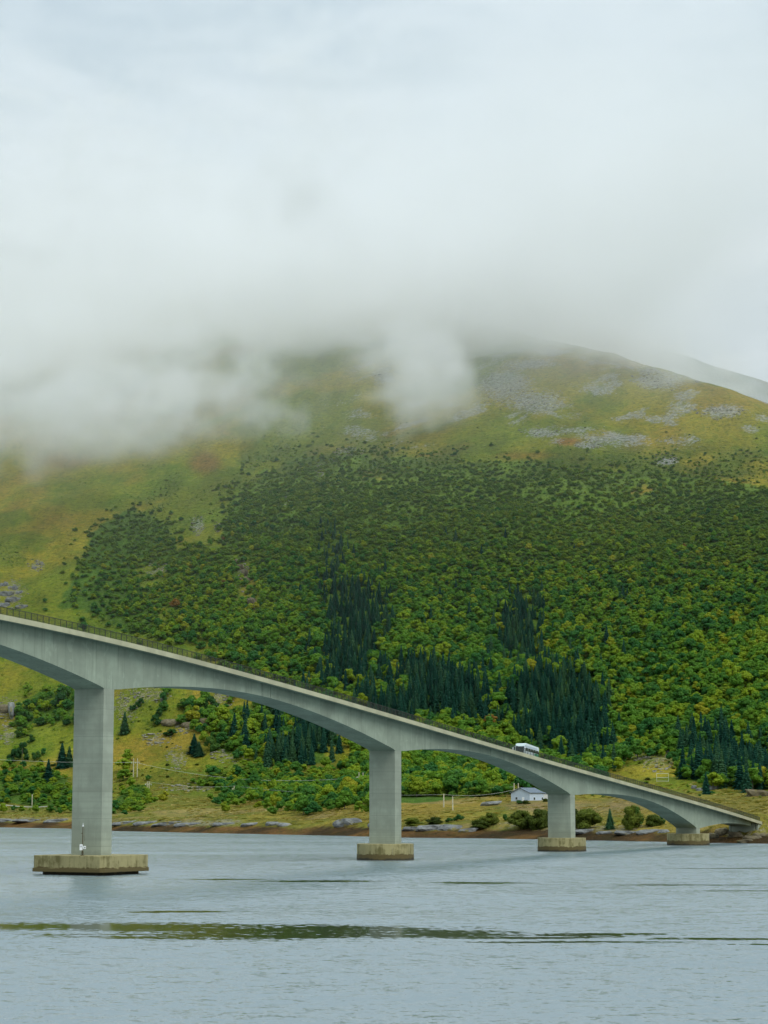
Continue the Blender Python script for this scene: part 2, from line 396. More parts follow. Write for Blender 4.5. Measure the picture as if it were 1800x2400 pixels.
def leafmat(name, dark, mid, lite):
    m, t, p = material(name)
    oi = t.n('ShaderNodeObjectInfo'); pos = t.n('ShaderNodeNewGeometry').outputs['Position']
    f = t.m('ADD', t.m('MULTIPLY', oi.outputs['Random'], 0.9), t.m('MULTIPLY', t.m('SUBTRACT', t.noise(pos, 0.012, 3), 0.5), 0.9))
    f = t.m('ADD', f, t.m('MULTIPLY', t.m('SUBTRACT', t.noise(pos, 0.9, 2), 0.5), 0.55), clamp=True)
    a = t.mix(t.step(f, 0.0, 0.5), rgb(dark), rgb(mid)); a = t.mix(t.step(f, 0.5, 0.95), a, rgb(lite))
    t.put(p.inputs['Base Color'], a); p.inputs['Roughness'].default_value = 0.75
    p.inputs['Specular IOR Level'].default_value = 0.2
    tr = t.n('ShaderNodeBsdfTranslucent'); t.put(tr.inputs['Color'], t.mix(1.0, a, (1.15, 1.2, 0.7, 1), 'MULTIPLY'))
    ms = t.n('ShaderNodeMixShader'); ms.inputs[0].default_value = 0.42; out = [n_ for n_ in t.t.nodes if n_.type == 'OUTPUT_MATERIAL'][0]
    t.t.links.new(p.outputs[0], ms.inputs[1]); t.t.links.new(tr.outputs[0], ms.inputs[2]); t.t.links.new(ms.outputs[0], out.inputs[0])
    return m
M['leaf'] = leafmat('birch leaves green', (0.038, 0.150, 0.034), (0.115, 0.250, 0.024), (0.260, 0.350, 0.022))
M['leaf_u'] = leafmat('dwarf birch leaves', (0.085, 0.175, 0.026), (0.140, 0.235, 0.026), (0.225, 0.290, 0.028))
M['leaf_y'] = leafmat('birch leaves yellowing', (0.127, 0.230, 0.014), (0.218, 0.287, 0.016), (0.328, 0.328, 0.023))
M['leaf_r'] = leafmat('leaves turning orange', (0.12, 0.085, 0.015), (0.20, 0.125, 0.02), (0.27, 0.15, 0.03))
M['leaf_d'] = leafmat('dark shrub leaves', (0.026, 0.094, 0.026), (0.049, 0.133, 0.026), (0.091, 0.174, 0.026))
M['leaf_o'] = leafmat('olive bush leaves', (0.042, 0.067, 0.011), (0.077, 0.110, 0.014), (0.141, 0.176, 0.021))
M['needle'] = leafmat('spruce needles', (0.010, 0.068, 0.046), (0.020, 0.098, 0.060), (0.060, 0.150, 0.064))

# ground: colours come from a per-vertex map of what grows where, broken up by procedural grain
def groundmat():
    m, t, p = material('hillside ground')
    pos = t.n('ShaderNodeNewGeometry').outputs['Position']
    c = t.n('ShaderNodeAttribute', attribute_name='cover').outputs['Color']
    rk = t.n('ShaderNodeAttribute', attribute_name='rock').outputs['Fac']
    gr = t.noise(pos, 0.35, 6, 0.68); g2 = t.noise(t.vm('MULTIPLY', pos, (1, 1, 2.5)), 0.09, 5, 0.6); g3 = t.noise(pos, 1.6, 3, 0.6)
    a = t.mix(t.step(gr, 0.52, 0.78), c, t.mix(1.0, c, (1.75, 1.62, 1.35, 1), 'MULTIPLY'))
    a = t.mix(t.step(gr, 0.50, 0.32), a, t.mix(1.0, c, (0.36, 0.50, 0.42, 1), 'MULTIPLY'))
    g5 = t.noise(t.vm('MULTIPLY', pos, (1.0, 0.45, 0.45)), 0.16, 5, 0.65, 0.5)
    a = t.mix(t.m('MULTIPLY', t.step(g5, 0.52, 0.64), 0.6), a, t.mix(1.0, c, (0.50, 0.72, 0.5, 1), 'MULTIPLY'))
    a = t.mix(t.m('MULTIPLY', t.step(g2, 0.52, 0.66), 0.55), a, t.mix(1.0, c, (0.66, 0.90, 0.62, 1), 'MULTIPLY'))
    a = t.mix(t.m('MULTIPLY', t.step(g3, 0.56, 0.72), 0.35), a, t.mix(1.0, c, (1.5, 1.4, 1.3, 1), 'MULTIPLY'))
    stone = t.mix(t.step(t.noise(pos, 0.45, 4, 0.7), 0.35, 0.65), (0.16, 0.175, 0.175, 1), (0.40, 0.41, 0.385, 1))
    f = t.step(t.m('ADD', rk, t.m('MULTIPLY', t.m('SUBTRACT', t.noise(pos, 0.42, 5, 0.75), 0.5), 2.6)), 0.50, 0.72)
    f = t.m('MULTIPLY', f, 0.72)
    hgt_ = t.n('ShaderNodeSeparateXYZ', i_0=pos).outputs[2]
    stone = t.mix(t.step(hgt_, 230.0, 110.0), stone, t.mix(1.0, stone, (0.82, 0.72, 0.46, 1), 'MULTIPLY'))
    a = t.mix(f, a, stone)
    t.put(p.inputs['Base Color'], a); p.inputs['Roughness'].default_value = 0.95; p.inputs['Specular IOR Level'].default_value = 0.1
    h = t.m('ADD', t.noise(pos, 0.22, 5, 0.65), t.m('MULTIPLY', g3, 0.2))
    b = t.n('ShaderNodeBump', i_Strength=1.0, i_Distance=3.2, i_Height=h); t.put(p.inputs['Normal'], b.outputs[0])
    return m
M['ground'] = groundmat()

# ------------------------------------------------------------------ terrain sheet
xs = np.concatenate([np.arange(-1400, -520, 20), np.arange(-520, 520.1, 2.5), np.arange(540, 1401, 20)])
ys = np.concatenate([np.arange(360, 500, 5), np.arange(500, 1000, 2.0), np.arange(1000, 2000, 3.5), np.arange(2000, 2900, 9)])
GX, GY = np.meshgrid(xs, ys); GZ = height(GX, GY)
nx, ny = len(xs), len(ys)
idx = np.arange(nx * ny).reshape(ny, nx)
quads = np.stack([idx[:-1, :-1], idx[:-1, 1:], idx[1:, 1:], idx[1:, :-1]], -1).reshape(-1, 4)
V = np.stack([GX, GY, GZ], -1).reshape(-1, 3)
tme = mesh_np('terrain', V, quads, M['ground'], smooth=True)
tx, ty, tz = V[:, 0], V[:, 1], V[:, 2]
tpx, tpy = project(tx, ty, tz)
fo, sp = masks(tpx, tpy, tx, ty)
OLIVE = np.array([0.235, 0.205, 0.020]); GRASS = np.array([0.150, 0.178, 0.015]); OCHRE = np.array([0.26, 0.18, 0.028]); TANC = np.array([0.235, 0.17, 0.075])
FLOOR = np.array([0.070, 0.130, 0.016]); WEED = np.array([0.105, 0.056, 0.016]); SAND = np.array([0.27, 0.20, 0.08]); GREEN = np.array([0.070, 0.105, 0.014])
k1 = sstep(fbm(tx, ty, 70, 201, 4), -0.2, 0.25)[:, None]; k2 = sstep(fbm(tx, ty, 45, 211, 4), 0.12, 0.45)[:, None]; k3 = sstep(fbm(tx, ty, 26, 221, 3), 0.1, 0.4)[:, None]
colr = OLIVE * k1 + GRASS * (1 - k1)
colr = colr * (1 - 0.6 * k2) + OCHRE * 0.6 * k2
k4 = (sstep(fbm(tx * 0.6 + 0.5 * tz, ty * 0.5, 30, 631, 4, 0.6) + 0.25 * sstep(tpx, 60, 300), 0.0, 0.3) * sstep(tpy, 1060, 1110) * (1 - sstep(tpx, 560, 600)))[:, None]
colr = colr * (1 - 0.7 * k4) + np.array([0.095, 0.150, 0.013]) * 0.7 * k4
D = ty - np.interp(tx, SHX, SHY) + 7 * fbm(tx, ty, 45, 3, 3) + 2.0 * fbm(tx, ty, 12, 5, 2)
fore = (sstep(tpy, 1845, 1885))[:, None]
colr = colr * (1 - 0.45 * fore) + np.array([0.20, 0.145, 0.035]) * 0.45 * fore
colr = colr * (1 - fore * 0.6 * k3) + SAND * fore * 0.6 * k3
grn = (np.exp(-ell(tpx, tpy, (705, 1800, 115, 28)) ** 2) + np.exp(-ell(tpx, tpy, (330, 1830, 160, 30)) ** 2))[:, None].clip(0, 1)
colr = colr * (1 - grn) + np.array([0.125, 0.125, 0.014]) * grn
sl = np.exp(-ell(tpx, tpy, (1740, 1880, 150, 32)) ** 2)[:, None]; colr = colr * (1 - 0.8 * sl) + np.array([0.155, 0.135, 0.022]) * 0.8 * sl
for c in TAN:
    e = np.exp(-ell(tpx, tpy, c) ** 2)[:, None]; colr = colr * (1 - 0.8 * e) + TANC * 0.8 * e
fm = np.where(fo | sp, 1.0, 0.0)[:, None]
upz = sstep(tpy, 1100, 1300)[:, None]
colr = colr * (1 - fm) + (FLOOR * upz + GREEN * 1.7 * (1 - upz)) * fm
# green fringe of dwarf shrubs above the wood
fr = ((tpy > 1000) & (tpy < 1120) & (tpx > 560))[:, None] * sstep(fbm(tx, ty, 30, 231, 3), -0.25, 0.2)[:, None] * sstep(tpy, 1000, 1090)[:, None]
colr = colr * (1 - 0.8 * fr) + GREEN * 0.8 * fr
for c, cc in (((1330, 1035, 30, 9), (0.26, 0.10, 0.035)), ((1230, 1068, 70, 9), (0.20, 0.13, 0.02)), ((480, 1085, 40, 26), (0.19, 0.095, 0.03)), ((150, 1080, 60, 20), (0.20, 0.12, 0.03))):
    e = np.exp(-ell(tpx, tpy, c) ** 2)[:, None]; colr = colr * (1 - 0.75 * e) + np.array(cc) * 0.75 * e
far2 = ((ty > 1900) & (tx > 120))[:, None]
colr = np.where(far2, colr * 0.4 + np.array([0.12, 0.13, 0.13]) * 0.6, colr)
wd = (1 - sstep(D + 5.0 * fbm(tx, ty, 16, 241, 3), 12, 15))[:, None]
wk = sstep(fbm(tx, ty, 18, 251, 4), -0.25, 0.35)[:, None]; wc = WEED * 1.25 * wk + np.array([0.045, 0.028, 0.010]) * (1 - wk)
colr = colr * (1 - wd) + wc * wd
rock = np.zeros(len(tx))
for c in SCREE: rock = np.maximum(rock, 0.66 * np.exp(-ell(tpx + 10 * fbm(tx, ty, 20, 261, 2), tpy + 8 * fbm(tx, ty, 20, 271, 2), c) ** 1.5))
colr = colr * (1 + 0.28 * fbm(tx, ty * 0.4, 13, 255, 3)[:, None])
upper = (1 - sstep(tpy, 1020, 1075)) * sstep(tpx, 600, 950)
pat = np.maximum(sstep(fbm(tx * 0.7 + 0.5 * tz, ty * 0.5, 60, 281, 5, 0.62) + 0.10 * sstep(tpx, 900, 1200), 0.02, 0.38), 0.8 * sstep(fbm(tx, ty, 24, 285, 3), 0.18, 0.5))
rock = np.maximum(rock, upper * pat * 0.88)
for c in ((1180, 900, 70, 50), (1250, 940, 90, 30), (1560, 890, 80, 26), (1690, 965, 60, 18), (1385, 1040, 34, 10), (1560, 1075, 30, 12), (900, 880, 30, 26), (1240, 850, 90, 16), (1280, 1010, 60, 12)):
    rock = np.maximum(rock, 0.85 * np.exp(-ell(tpx + 30 * fbm(tx, ty, 60, 291, 3), tpy + 14 * fbm(tx, ty, 60, 301, 3), c) ** 1.5))
rock = np.maximum(rock, sstep(D, 10, 14) * (1 - sstep(D, 24, 32)) * (0.25 + 0.5 * sstep(fbm(tx, ty, 30, 311, 3), -0.1, 0.3)))
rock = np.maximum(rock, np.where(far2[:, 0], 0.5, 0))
rock *= 1 - 0.9 * fm[:, 0]
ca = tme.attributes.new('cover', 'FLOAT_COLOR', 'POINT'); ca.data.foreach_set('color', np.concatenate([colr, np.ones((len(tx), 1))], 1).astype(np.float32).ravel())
ra = tme.attributes.new('rock', 'FLOAT', 'POINT'); ra.data.foreach_set('value', rock.astype(np.float32))
ter = obj('terrain', tme); ter['kind'] = 'structure'; ter['label'] = 'olive and ochre mountainside rising from a low heath shore'

# ------------------------------------------------------------------ water
def watermat():
    m, t, p = material('sound water')
    pos = t.n('ShaderNodeNewGeometry').outputs['Position']
    warp = t.noise(pos, 0.05, 3, 0.6, out=1)
    q = t.vm('ADD', pos, t.vm('MULTIPLY', t.vm('SUBTRACT', warp, (0.5, 0.5, 0.5)), (16.0, 9.0, 0)))
    fine = t.m('ADD', t.m('MULTIPLY', t.noise(t.vm('MULTIPLY', pos, (0.22, 1.0, 1)), 0.6, 4, 0.65), 0.45), t.m('MULTIPLY', t.noise(t.vm('MULTIPLY', pos, (1.0, 0.9, 1)), 1.1, 3, 0.6), 0.55))
    sx = t.n('ShaderNodeSeparateXYZ', i_0=q)
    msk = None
    # calm dark olive streaks: centre x, y, half length, half depth (metres)
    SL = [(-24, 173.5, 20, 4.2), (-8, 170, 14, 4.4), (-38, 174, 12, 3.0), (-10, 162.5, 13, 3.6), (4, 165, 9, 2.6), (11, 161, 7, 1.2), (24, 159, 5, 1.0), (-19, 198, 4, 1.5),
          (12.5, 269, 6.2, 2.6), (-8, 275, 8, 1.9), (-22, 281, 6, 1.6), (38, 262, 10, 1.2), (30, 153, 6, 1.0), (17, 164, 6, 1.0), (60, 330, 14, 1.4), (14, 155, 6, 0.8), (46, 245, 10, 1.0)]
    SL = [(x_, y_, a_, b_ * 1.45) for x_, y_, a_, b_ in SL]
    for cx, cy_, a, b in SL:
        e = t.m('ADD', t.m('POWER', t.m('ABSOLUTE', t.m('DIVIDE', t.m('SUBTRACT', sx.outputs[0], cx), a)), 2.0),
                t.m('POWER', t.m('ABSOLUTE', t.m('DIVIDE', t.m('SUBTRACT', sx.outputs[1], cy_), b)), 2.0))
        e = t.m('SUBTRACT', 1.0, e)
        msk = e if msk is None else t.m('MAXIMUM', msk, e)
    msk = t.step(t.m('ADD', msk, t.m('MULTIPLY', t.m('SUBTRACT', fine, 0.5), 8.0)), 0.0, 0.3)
    gust = t.step(t.noise(t.vm('MULTIPLY', pos, (0.5, 1.2, 1)), 0.018, 4, 0.6), 0.3, 0.7, 0.75, 1.15)
    amp = t.m('MULTIPLY', gust, t.step(msk, 0.0, 1.0, 1.0, 0.06))
    v = t.vm('MULTIPLY', pos, (0.62, 1.0, 1)); slope = None
    for sc_, k_, d_ in ((0.10, 0.08, 2), (0.75, 0.32, 3), (2.4, 0.52, 3), (7.5, 0.48, 2)):       # swell, chop, ripples, capillaries
        q_ = t.vm('SCALE', t.vm('SUBTRACT', t.noise(v, sc_, d_, 0.55, 0.3, out=1), (0.5, 0.5, 0.5)), None); q_.node.inputs['Scale'].default_value = k_
        slope = q_ if slope is None else t.vm('ADD', slope, q_)
    slope = t.vm('MULTIPLY', slope, (1.0, 1.0, 0.0))
    slope = t.vm('ADD', slope, (0.0, -0.16, 0.0))                     # normals tilted towards the camera, added so the water reflects brighter sky
    slope = t.vm('SCALE', slope, None); t.put(slope.node.inputs['Scale'], amp)
    t.put(p.inputs['Normal'], t.vm('NORMALIZE', t.vm('ADD', slope, (0.0, 0.0, 1.0))))
    t.put(p.inputs['Base Color'], t.mix(msk, (0.150, 0.200, 0.212, 1), (0.022, 0.024, 0.005, 1)))  # streaks get a darker olive base colour than the open water
    p.inputs['IOR'].default_value = 1.5
    t.put(p.inputs['Roughness'], t.step(msk, 0.0, 1.0, 0.10, 0.12))
    return m
wm = MB(); W_ = 9000.0
wm.add([(-W_, -2000, 0), (W_, -2000, 0), (W_, 12000, 0), (-W_, 12000, 0)], [(0, 1, 2, 3)])
wo_ = wm.build('water', watermat()); wo_['kind'] = 'structure'; wo_['label'] = 'grey rippled sound with calm dark olive streaks'

# ------------------------------------------------------------------ bridge
bridge = thing('road_bridge', (P1[0], P1[1], 0), 'long grey concrete box girder road bridge stepping down on tall piers', 'bridge')
BO = Vector((P1[0], P1[1], 0))
def bl(s, off, z): x, y = bxy(s, off); return Vector((x, y, z)) - BO          # bridge-local point
JOINTS = [-187.0, -73.0, 45.2, 126.9, 206.5, ABUT]
DP = [7.0, 7.0, 5.75, 5.4, 5.8]; DM = [2.6, 2.6, 2.62, 1.98, 2.34, 1.6]
def depth(s, i):
    c = PIERS[i]; hw = 1.2
    d = abs(s - c) - hw
    if d <= 0: return DP[i]
    left = s < c; jm = DM[i] if left else DM[i + 1]
    half = min(abs((JOINTS[i] if left else JOINTS[i + 1]) - c) - hw, 46.0)
    t = min(d / half, 1.0)
    return jm + (DP[i] - jm) * (1 - t) ** 1.85
def sweep(secs):
    """secs: list of closed cross-sections with equal point counts"""
    n = len(secs[0]); V = [p for s_ in secs for p in s_]; F = []
    for i in range(len(secs) - 1):
        for k in range(n):
            F.append((i * n + k, i * n + (k + 1) % n, (i + 1) * n + (k + 1) % n, (i + 1) * n + k))
    F += [tuple(range(n - 1, -1, -1)), tuple((len(secs) - 1) * n + k for k in range(n))]
    return V, F
HB = 2.65
for i in range(5):
    a, b = JOINTS[i] + 0.06, JOINTS[i + 1] - 0.06
    if i == 4: b = ABUT - 0.2
    ss = sorted(set(list(np.linspace(a, b, int((b - a) / 1.5))) + [PIERS[i] - 1.2, PIERS[i] + 1.2]))
    secs = []
    for s in ss:
        zt = float(deck_z(s)) - 0.5; zb = float(deck_z(s)) - depth(s, i)
        if abs(s - PIERS[i]) <= 1.25: zb = float(deck_z(PIERS[i])) - DP[i] - (s - PIERS[i]) * 0.0
        secs.append([bl(s, -HB, zb), bl(s, HB, zb), bl(s, HB, zt), bl(s, -HB, zt)])
    mb = MB(); mb.add(*sweep(secs)); mb.build('girder', M['web'], bridge)
ss = np.arange(-187, ABUT + 4.01, 2.0)
mb = MB(); mb.add(*sweep([[bl(s, o, float(deck_z(s)) + dz) for o, dz in ((-3.95, -0.46), (-HB - 0.2, -0.62), (-HB - 0.2, -0.40), (HB + 0.2, -0.40), (HB + 0.2, -0.62), (3.95, -0.46), (3.95, -0.20), (-3.95, -0.20))] for s in ss]))
mb.build('deck_slab', M['web'], bridge)
mb = MB(); mb.add(*sweep([[bl(s, o, float(deck_z(s)) + dz) for o, dz in ((-3.75, -0.195), (3.75, -0.195), (3.75, -0.12), (-3.75, -0.12))] for s in ss]))
road = mb.build('road_surface', M['asphalt'], bridge)
for sg in (-1, 1):
    mb = MB(); mb.add(*sweep([[bl(s, sg * o, float(deck_z(s)) + dz) for o, dz in ((3.955, -0.72), (4.22, -0.72), (4.22, 0.0), (3.76, 0.0), (3.76, -0.19), (3.955, -0.19))] for s in ss]))
    mb.build('edge_beam', M['edge'], bridge)
for s in np.arange(-180, 280, 12.0):
    mb = MB(); mb.add(*sweep([[bl(q, o, float(deck_z(q)) + dz) for o, dz in ((-0.06, -0.119), (0.06, -0.119), (0.06, -0.112), (-0.06, -0.112))] for q in (s, s + 1.5, s + 3.0)])); mb.build('centre_line', M['white_paint'], road)
bang = math.atan2(AX[1], AX[0])                       # direction of the deck
MR = Matrix.Rotation(bang, 3, 'Z')                    # local x along the bridge
CAPZ = [2.72, 2.72, 2.85, 2.80, 2.75]
for i, c in enumerate(PIERS):
    zt = float(deck_z(c)) - DP[i] + 0.02; zb = CAPZ[i] - 0.05
    x, y = bxy(c, 0); L = 2.5 if i < 2 else 2.4
    pr = MB(); pr.box(Vector((x, y, (zt + zb) / 2)) - BO, (L, 2 * HB - 0.01, zt - zb), MR)
    po = pr.build('pier', M['pier'], bridge, bevel=0.06)
    cp = MB()
    if i < 2:
        h = CAPZ[i] - 0.42
        hx, hy, ch = 5.7, 6.2, 0.5
        poly = [(-hx + ch, -hy), (hx - ch, -hy), (hx, -hy + ch), (hx, hy - ch), (hx - ch, hy), (-hx + ch, hy), (-hx, hy - ch), (-hx, -hy + ch)]
        ca_, sa_ = math.cos(bang), math.sin(bang)
        rot = lambda p, k=1.0: (x - BO.x + (p[0] * ca_ - p[1] * sa_) * k, y - BO.y + (p[0] * sa_ + p[1] * ca_) * k)
        cp.prism([rot(p, 1.0) for p in poly], 0.95, CAPZ[i])
        cp.prism([rot(p, 1.022) for p in poly], 0.42, 0.948)
        co = cp.build('pile_cap', M['cap'], po, bevel=0.05)
        bs = MB(); bs.prism([rot(p, 0.84) for p in poly], -6.0, 0.5); bs.build('caisson', M['cap'], po)
    else:
        n = 40; R = 5.1
        cp.prism([(x - BO.x + R * math.cos(2 * math.pi * k / n), y - BO.y + R * math.sin(2 * math.pi * k / n)) for k in range(n)], 0.95, CAPZ[i])
        cp.prism([(x - BO.x + 1.008 * R * math.cos(2 * math.pi * k / n), y - BO.y + 1.008 * R * math.sin(2 * math.pi * k / n)) for k in range(n)], -6.0, 0.948)
        cp.build('pile_cap', M['cap'], po, bevel=0.05)
# abutment
ab = MB(); s0 = ABUT + 0.6
for off, w_, zz in ((0, 6.2, -0.72),):
    zt = float(deck_z(s0)) - 0.72; p_ = bl(s0 + 1.6, 0, 0); ab.box((p_.x, p_.y, (zt - 3.0) / 2), (2.0, 6.4, zt + 3.0), MR)
for sg in (-1, 1):
    p_ = bl(s0 + 3.0, sg * 3.7, 0); zt = float(deck_z(s0 + 3)) - 0.74; ab.box((p_.x, p_.y, (zt - 3) / 2), (4.4, 0.5, zt + 3), MR)
ab.build('abutment', M['pier'], bridge, bevel=0.05)

# railing: the near one post by post
def unit_post():
    b = MB(); b.box((0, 0, 0.5), (0.075, 0.075, 1.0)); b.box((0, 0, 0.012), (0.16, 0.16, 0.024)); return b.mesh('post', M['dark_metal'])
pm = unit_post()
allpost = np.arange(-26.5, ABUT + 0.1, 1.3)
for sg in (1, -1):
    sr = np.arange(-187, ABUT + 3.0, 1.3); off = sg * 4.02
    mb = MB(); mb.add(*sweep([[bl(s, off + o, float(deck_z(s)) + dz) for o, dz in ((-0.045, 1.0), (0.045, 1.0), (0.045, 1.07), (-0.045, 1.07))] for s in sr]))
    rail = mb.build('railing', M['dark_metal'], bridge)
    mb = MB(); mb.add(*sweep([[bl(s, off + o, float(deck_z(s)) + dz) for o, dz in ((-0.02, 0.10), (0.02, 0.10), (0.02, 0.15), (-0.02, 0.15))] for s in sr]))
    mb.build('bottom_rail', M['dark_metal'], rail)
    own = allpost if sg == 1 else allpost[allpost < 48]
    for s in own:
        o = obj('post', pm, rail); o.location = bl(s, off, float(deck_z(s))); o.rotation_euler = (0, 0, bang)
    rest = MB()
    for s in sr:
        if not (own[0] - 0.5 < s < own[-1] + 0.5): rest.box(bl(s, off, float(deck_z(s)) + 0.5), (0.075, 0.075, 1.0), MR)
    ro = rest.build('more_posts', M['dark_metal'], rail); ro['kind'] = 'stuff'
    bar = MB()
    for s in np.arange(-187, ABUT + 2.9, 0.14):
        c = bl(s, off, float(deck_z(s))); t_ = Vector((AX[0], AX[1], 0)) * 0.010; n_ = Vector((NR[0], NR[1], 0)) * 0.010
        V_ = [c + t_ + n_ + Vector((0, 0, .14)), c - t_ + n_ + Vector((0, 0, .14)), c - t_ - n_ + Vector((0, 0, .14)), c + t_ - n_ + Vector((0, 0, .14))]
        V_ += [v + Vector((0, 0, .87)) for v in V_]
        bar.add(V_, [(0, 1, 5, 4), (1, 2, 6, 5), (2, 3, 7, 6), (3, 0, 4, 7)])
    bo = bar.build('baluster_infill', M['dark_metal'], rail); bo['kind'] = 'stuff'

# road on the embankment behind the abutment
ss = np.arange(ABUT + 4.5, 480, 3.0)
mb = MB(); mb.add(*sweep([[Vector((*bxy(s, o), float(deck_z(s)) + dz)) for o, dz in ((-3.7, -0.2), (3.7, -0.2), (3.7, -0.12), (-3.7, -0.12))] for s in ss]))
o = mb.build('road', M['asphalt']); o['kind'] = 'structure'; o['label'] = 'asphalt road running inland from the bridge end'

# ------------------------------------------------------------------ gauge mast on the first pile cap
gx = bl(PIERS[1] - 4.4, 1.75, CAPZ[1]) + BO
gm = thing('gauge_mast', gx, 'thin steel gauge mast with white instrument boxes on the square pile cap', 'instrument mast', rz=0)
b = MB(); b.tube([(0, 0, 0), (0, 0, 4.05)], [0.085, 0.06], 8); b.build('pole', M['rust_metal'], gm)
b = MB(); b.box((0, 0, 0.05), (0.5, 0.5, 0.1)); b.tube([(0.2, 0, .1), (0, 0, 1.0)], 0.03, 5); b.tube([(-0.2, 0, .1), (0, 0, 1.0)], 0.03, 5); b.build('foot', M['rust_metal'], gm)
b = MB(); b.box((-0.18, -0.18, 1.15), (0.42, 0.26, 0.82)); ib = b.build('instrument_box', M['white_paint'], gm, bevel=0.03)
b = MB(); b.box((-0.18, -0.318, 1.28), (0.10, 0.012, 0.22)); b.build('dial', M['glass'], ib)
b = MB(); b.box((0.30, -0.16, 1.12), (0.36, 0.26, 0.42)); ib = b.build('lamp_box', M['white_paint'], gm, bevel=0.04)
b = MB(); b.box((0.36, -0.298, 1.12), (0.12, 0.012, 0.18)); b.build('lens', M['glass'], ib)
b = MB(); b.tube([(0, 0, 4.05), (0, 0, 4.25)], 0.11, 8); b.tube([(0, 0, 4.25), (0, 0, 4.55)], 0.03, 6); b.build('lantern', M['white_paint'], gm)
b = MB(); b.box((-0.12, 0, 3.1), (0.3, 0.06, 0.08)); b.build('bracket', M['rust_metal'], gm)
b = MB(); b.tube([(0.25, 0.1, 2.0), (0.25, 0.1, 3.9)], 0.02, 5); b.build('conduit', M['rust_metal'], gm)

# ------------------------------------------------------------------ bus
BL_, BW, BH = 7.2, 2.2, 2.30
sb, _ = on_bridge(1228, 1750, -0.55)
bus = thing('bus', bpt(sb, -1.65, -0.118), 'small white bus with a green rear panel driving down the bridge deck', 'bus')
g_ = (float(deck_z(sb + 7)) - float(deck_z(sb))) / 7.0
bus.scale = (1, 1, 1.14); bus.rotation_euler = (Matrix.Rotation(bang, 4, 'Z') @ Matrix.Rotation(-math.atan(g_), 4, 'Y')).to_euler()
prof = [(0.10, 0.35), (0.0, 0.55), (0.0, 1.15), (0.18, 2.55), (0.40, 2.98), (0.95, 3.12), (2.2, 3.08), (BL_ - 0.25, 2.98), (BL_, 2.75), (BL_, 0.35)]
b = MB(); n = len(prof)
b.add([(p[0], -BW / 2, p[1]) for p in prof] + [(p[0], BW / 2, p[1]) for p in prof],
      [tuple(range(n)), tuple(range(2 * n - 1, n - 1, -1))] + [((i + 1) % n, i, n + i, n + (i + 1) % n) for i in range(n)])
b.build('body', M['bus_white'], bus, bevel=0.07)
b = MB(); b.add([(-0.006, -0.95, 1.10), (-0.006, 0.95, 1.10), (0.168, 0.95, 2.50), (0.168, -0.95, 2.50)], [(3, 2, 1, 0)]); b.build('windscreen', M['glass'], bus)
for sg in (-1, 1):
    for k in range(5):
        b = MB(); x0 = 0.55 + k * 1.3; b.box((x0 + 0.58, sg * (BW / 2 + 0.004), 2.02), (1.14, 0.012, 0.56)); b.build('window', M['glass'], bus)
    b = MB(); b.box((BL_ - 1.15, sg * (BW / 2 + 0.006), 1.32), (2.2, 0.014, 0.74)); b.build('green_panel', M['green_paint'], bus)
    b = MB(); b.box((3.2, sg * (BW / 2 + 0.005), 2.52), (6.2, 0.012, 0.34)); b.build('side_band', M['bus_grey'], bus)
    for x0 in (1.3, BL_ - 1.7):
        b = MB(); b.tube([(x0, sg * (BW / 2 - 0.24), 0.40), (x0, sg * (BW / 2 + 0.02), 0.40)], 0.40, 16); wh = b.build('wheel', M['rubber'], bus)
        b = MB(); b.tube([(x0, sg * (BW / 2 + 0.02), 0.40), (x0, sg * (BW / 2 + 0.035), 0.40)], 0.22, 12); b.build('rim', M['bus_grey'], wh)
    b = MB(); b.tube([(0.15, sg * 1.02, 2.4), (-0.25, sg * 1.32, 2.4), (-0.27, sg * 1.36, 2.25)], 0.03, 6); b.box((-0.28, sg * 1.37, 2.02), (0.14, 0.24, 0.50)); b.build('mirror', M['white_paint'], bus)
    b = MB(); b.box((-0.012, sg * 0.8, 0.78), (0.02, 0.34, 0.18)); b.build('headlight', M['bus_grey'], bus)
    b = MB(); b.box((BL_ + 0.008, sg * 0.92, 0.95), (0.016, 0.16, 0.34)); b.build('tail_light', M['red'], bus)
b = MB(); b.add([(BL_ + 0.006, -0.85, 1.6), (BL_ + 0.006, 0.85, 1.6), (BL_ + 0.006, 0.85, 2.35), (BL_ + 0.006, -0.85, 2.35)], [(0, 1, 2, 3)]); b.build('rear_window', M['glass'], bus)

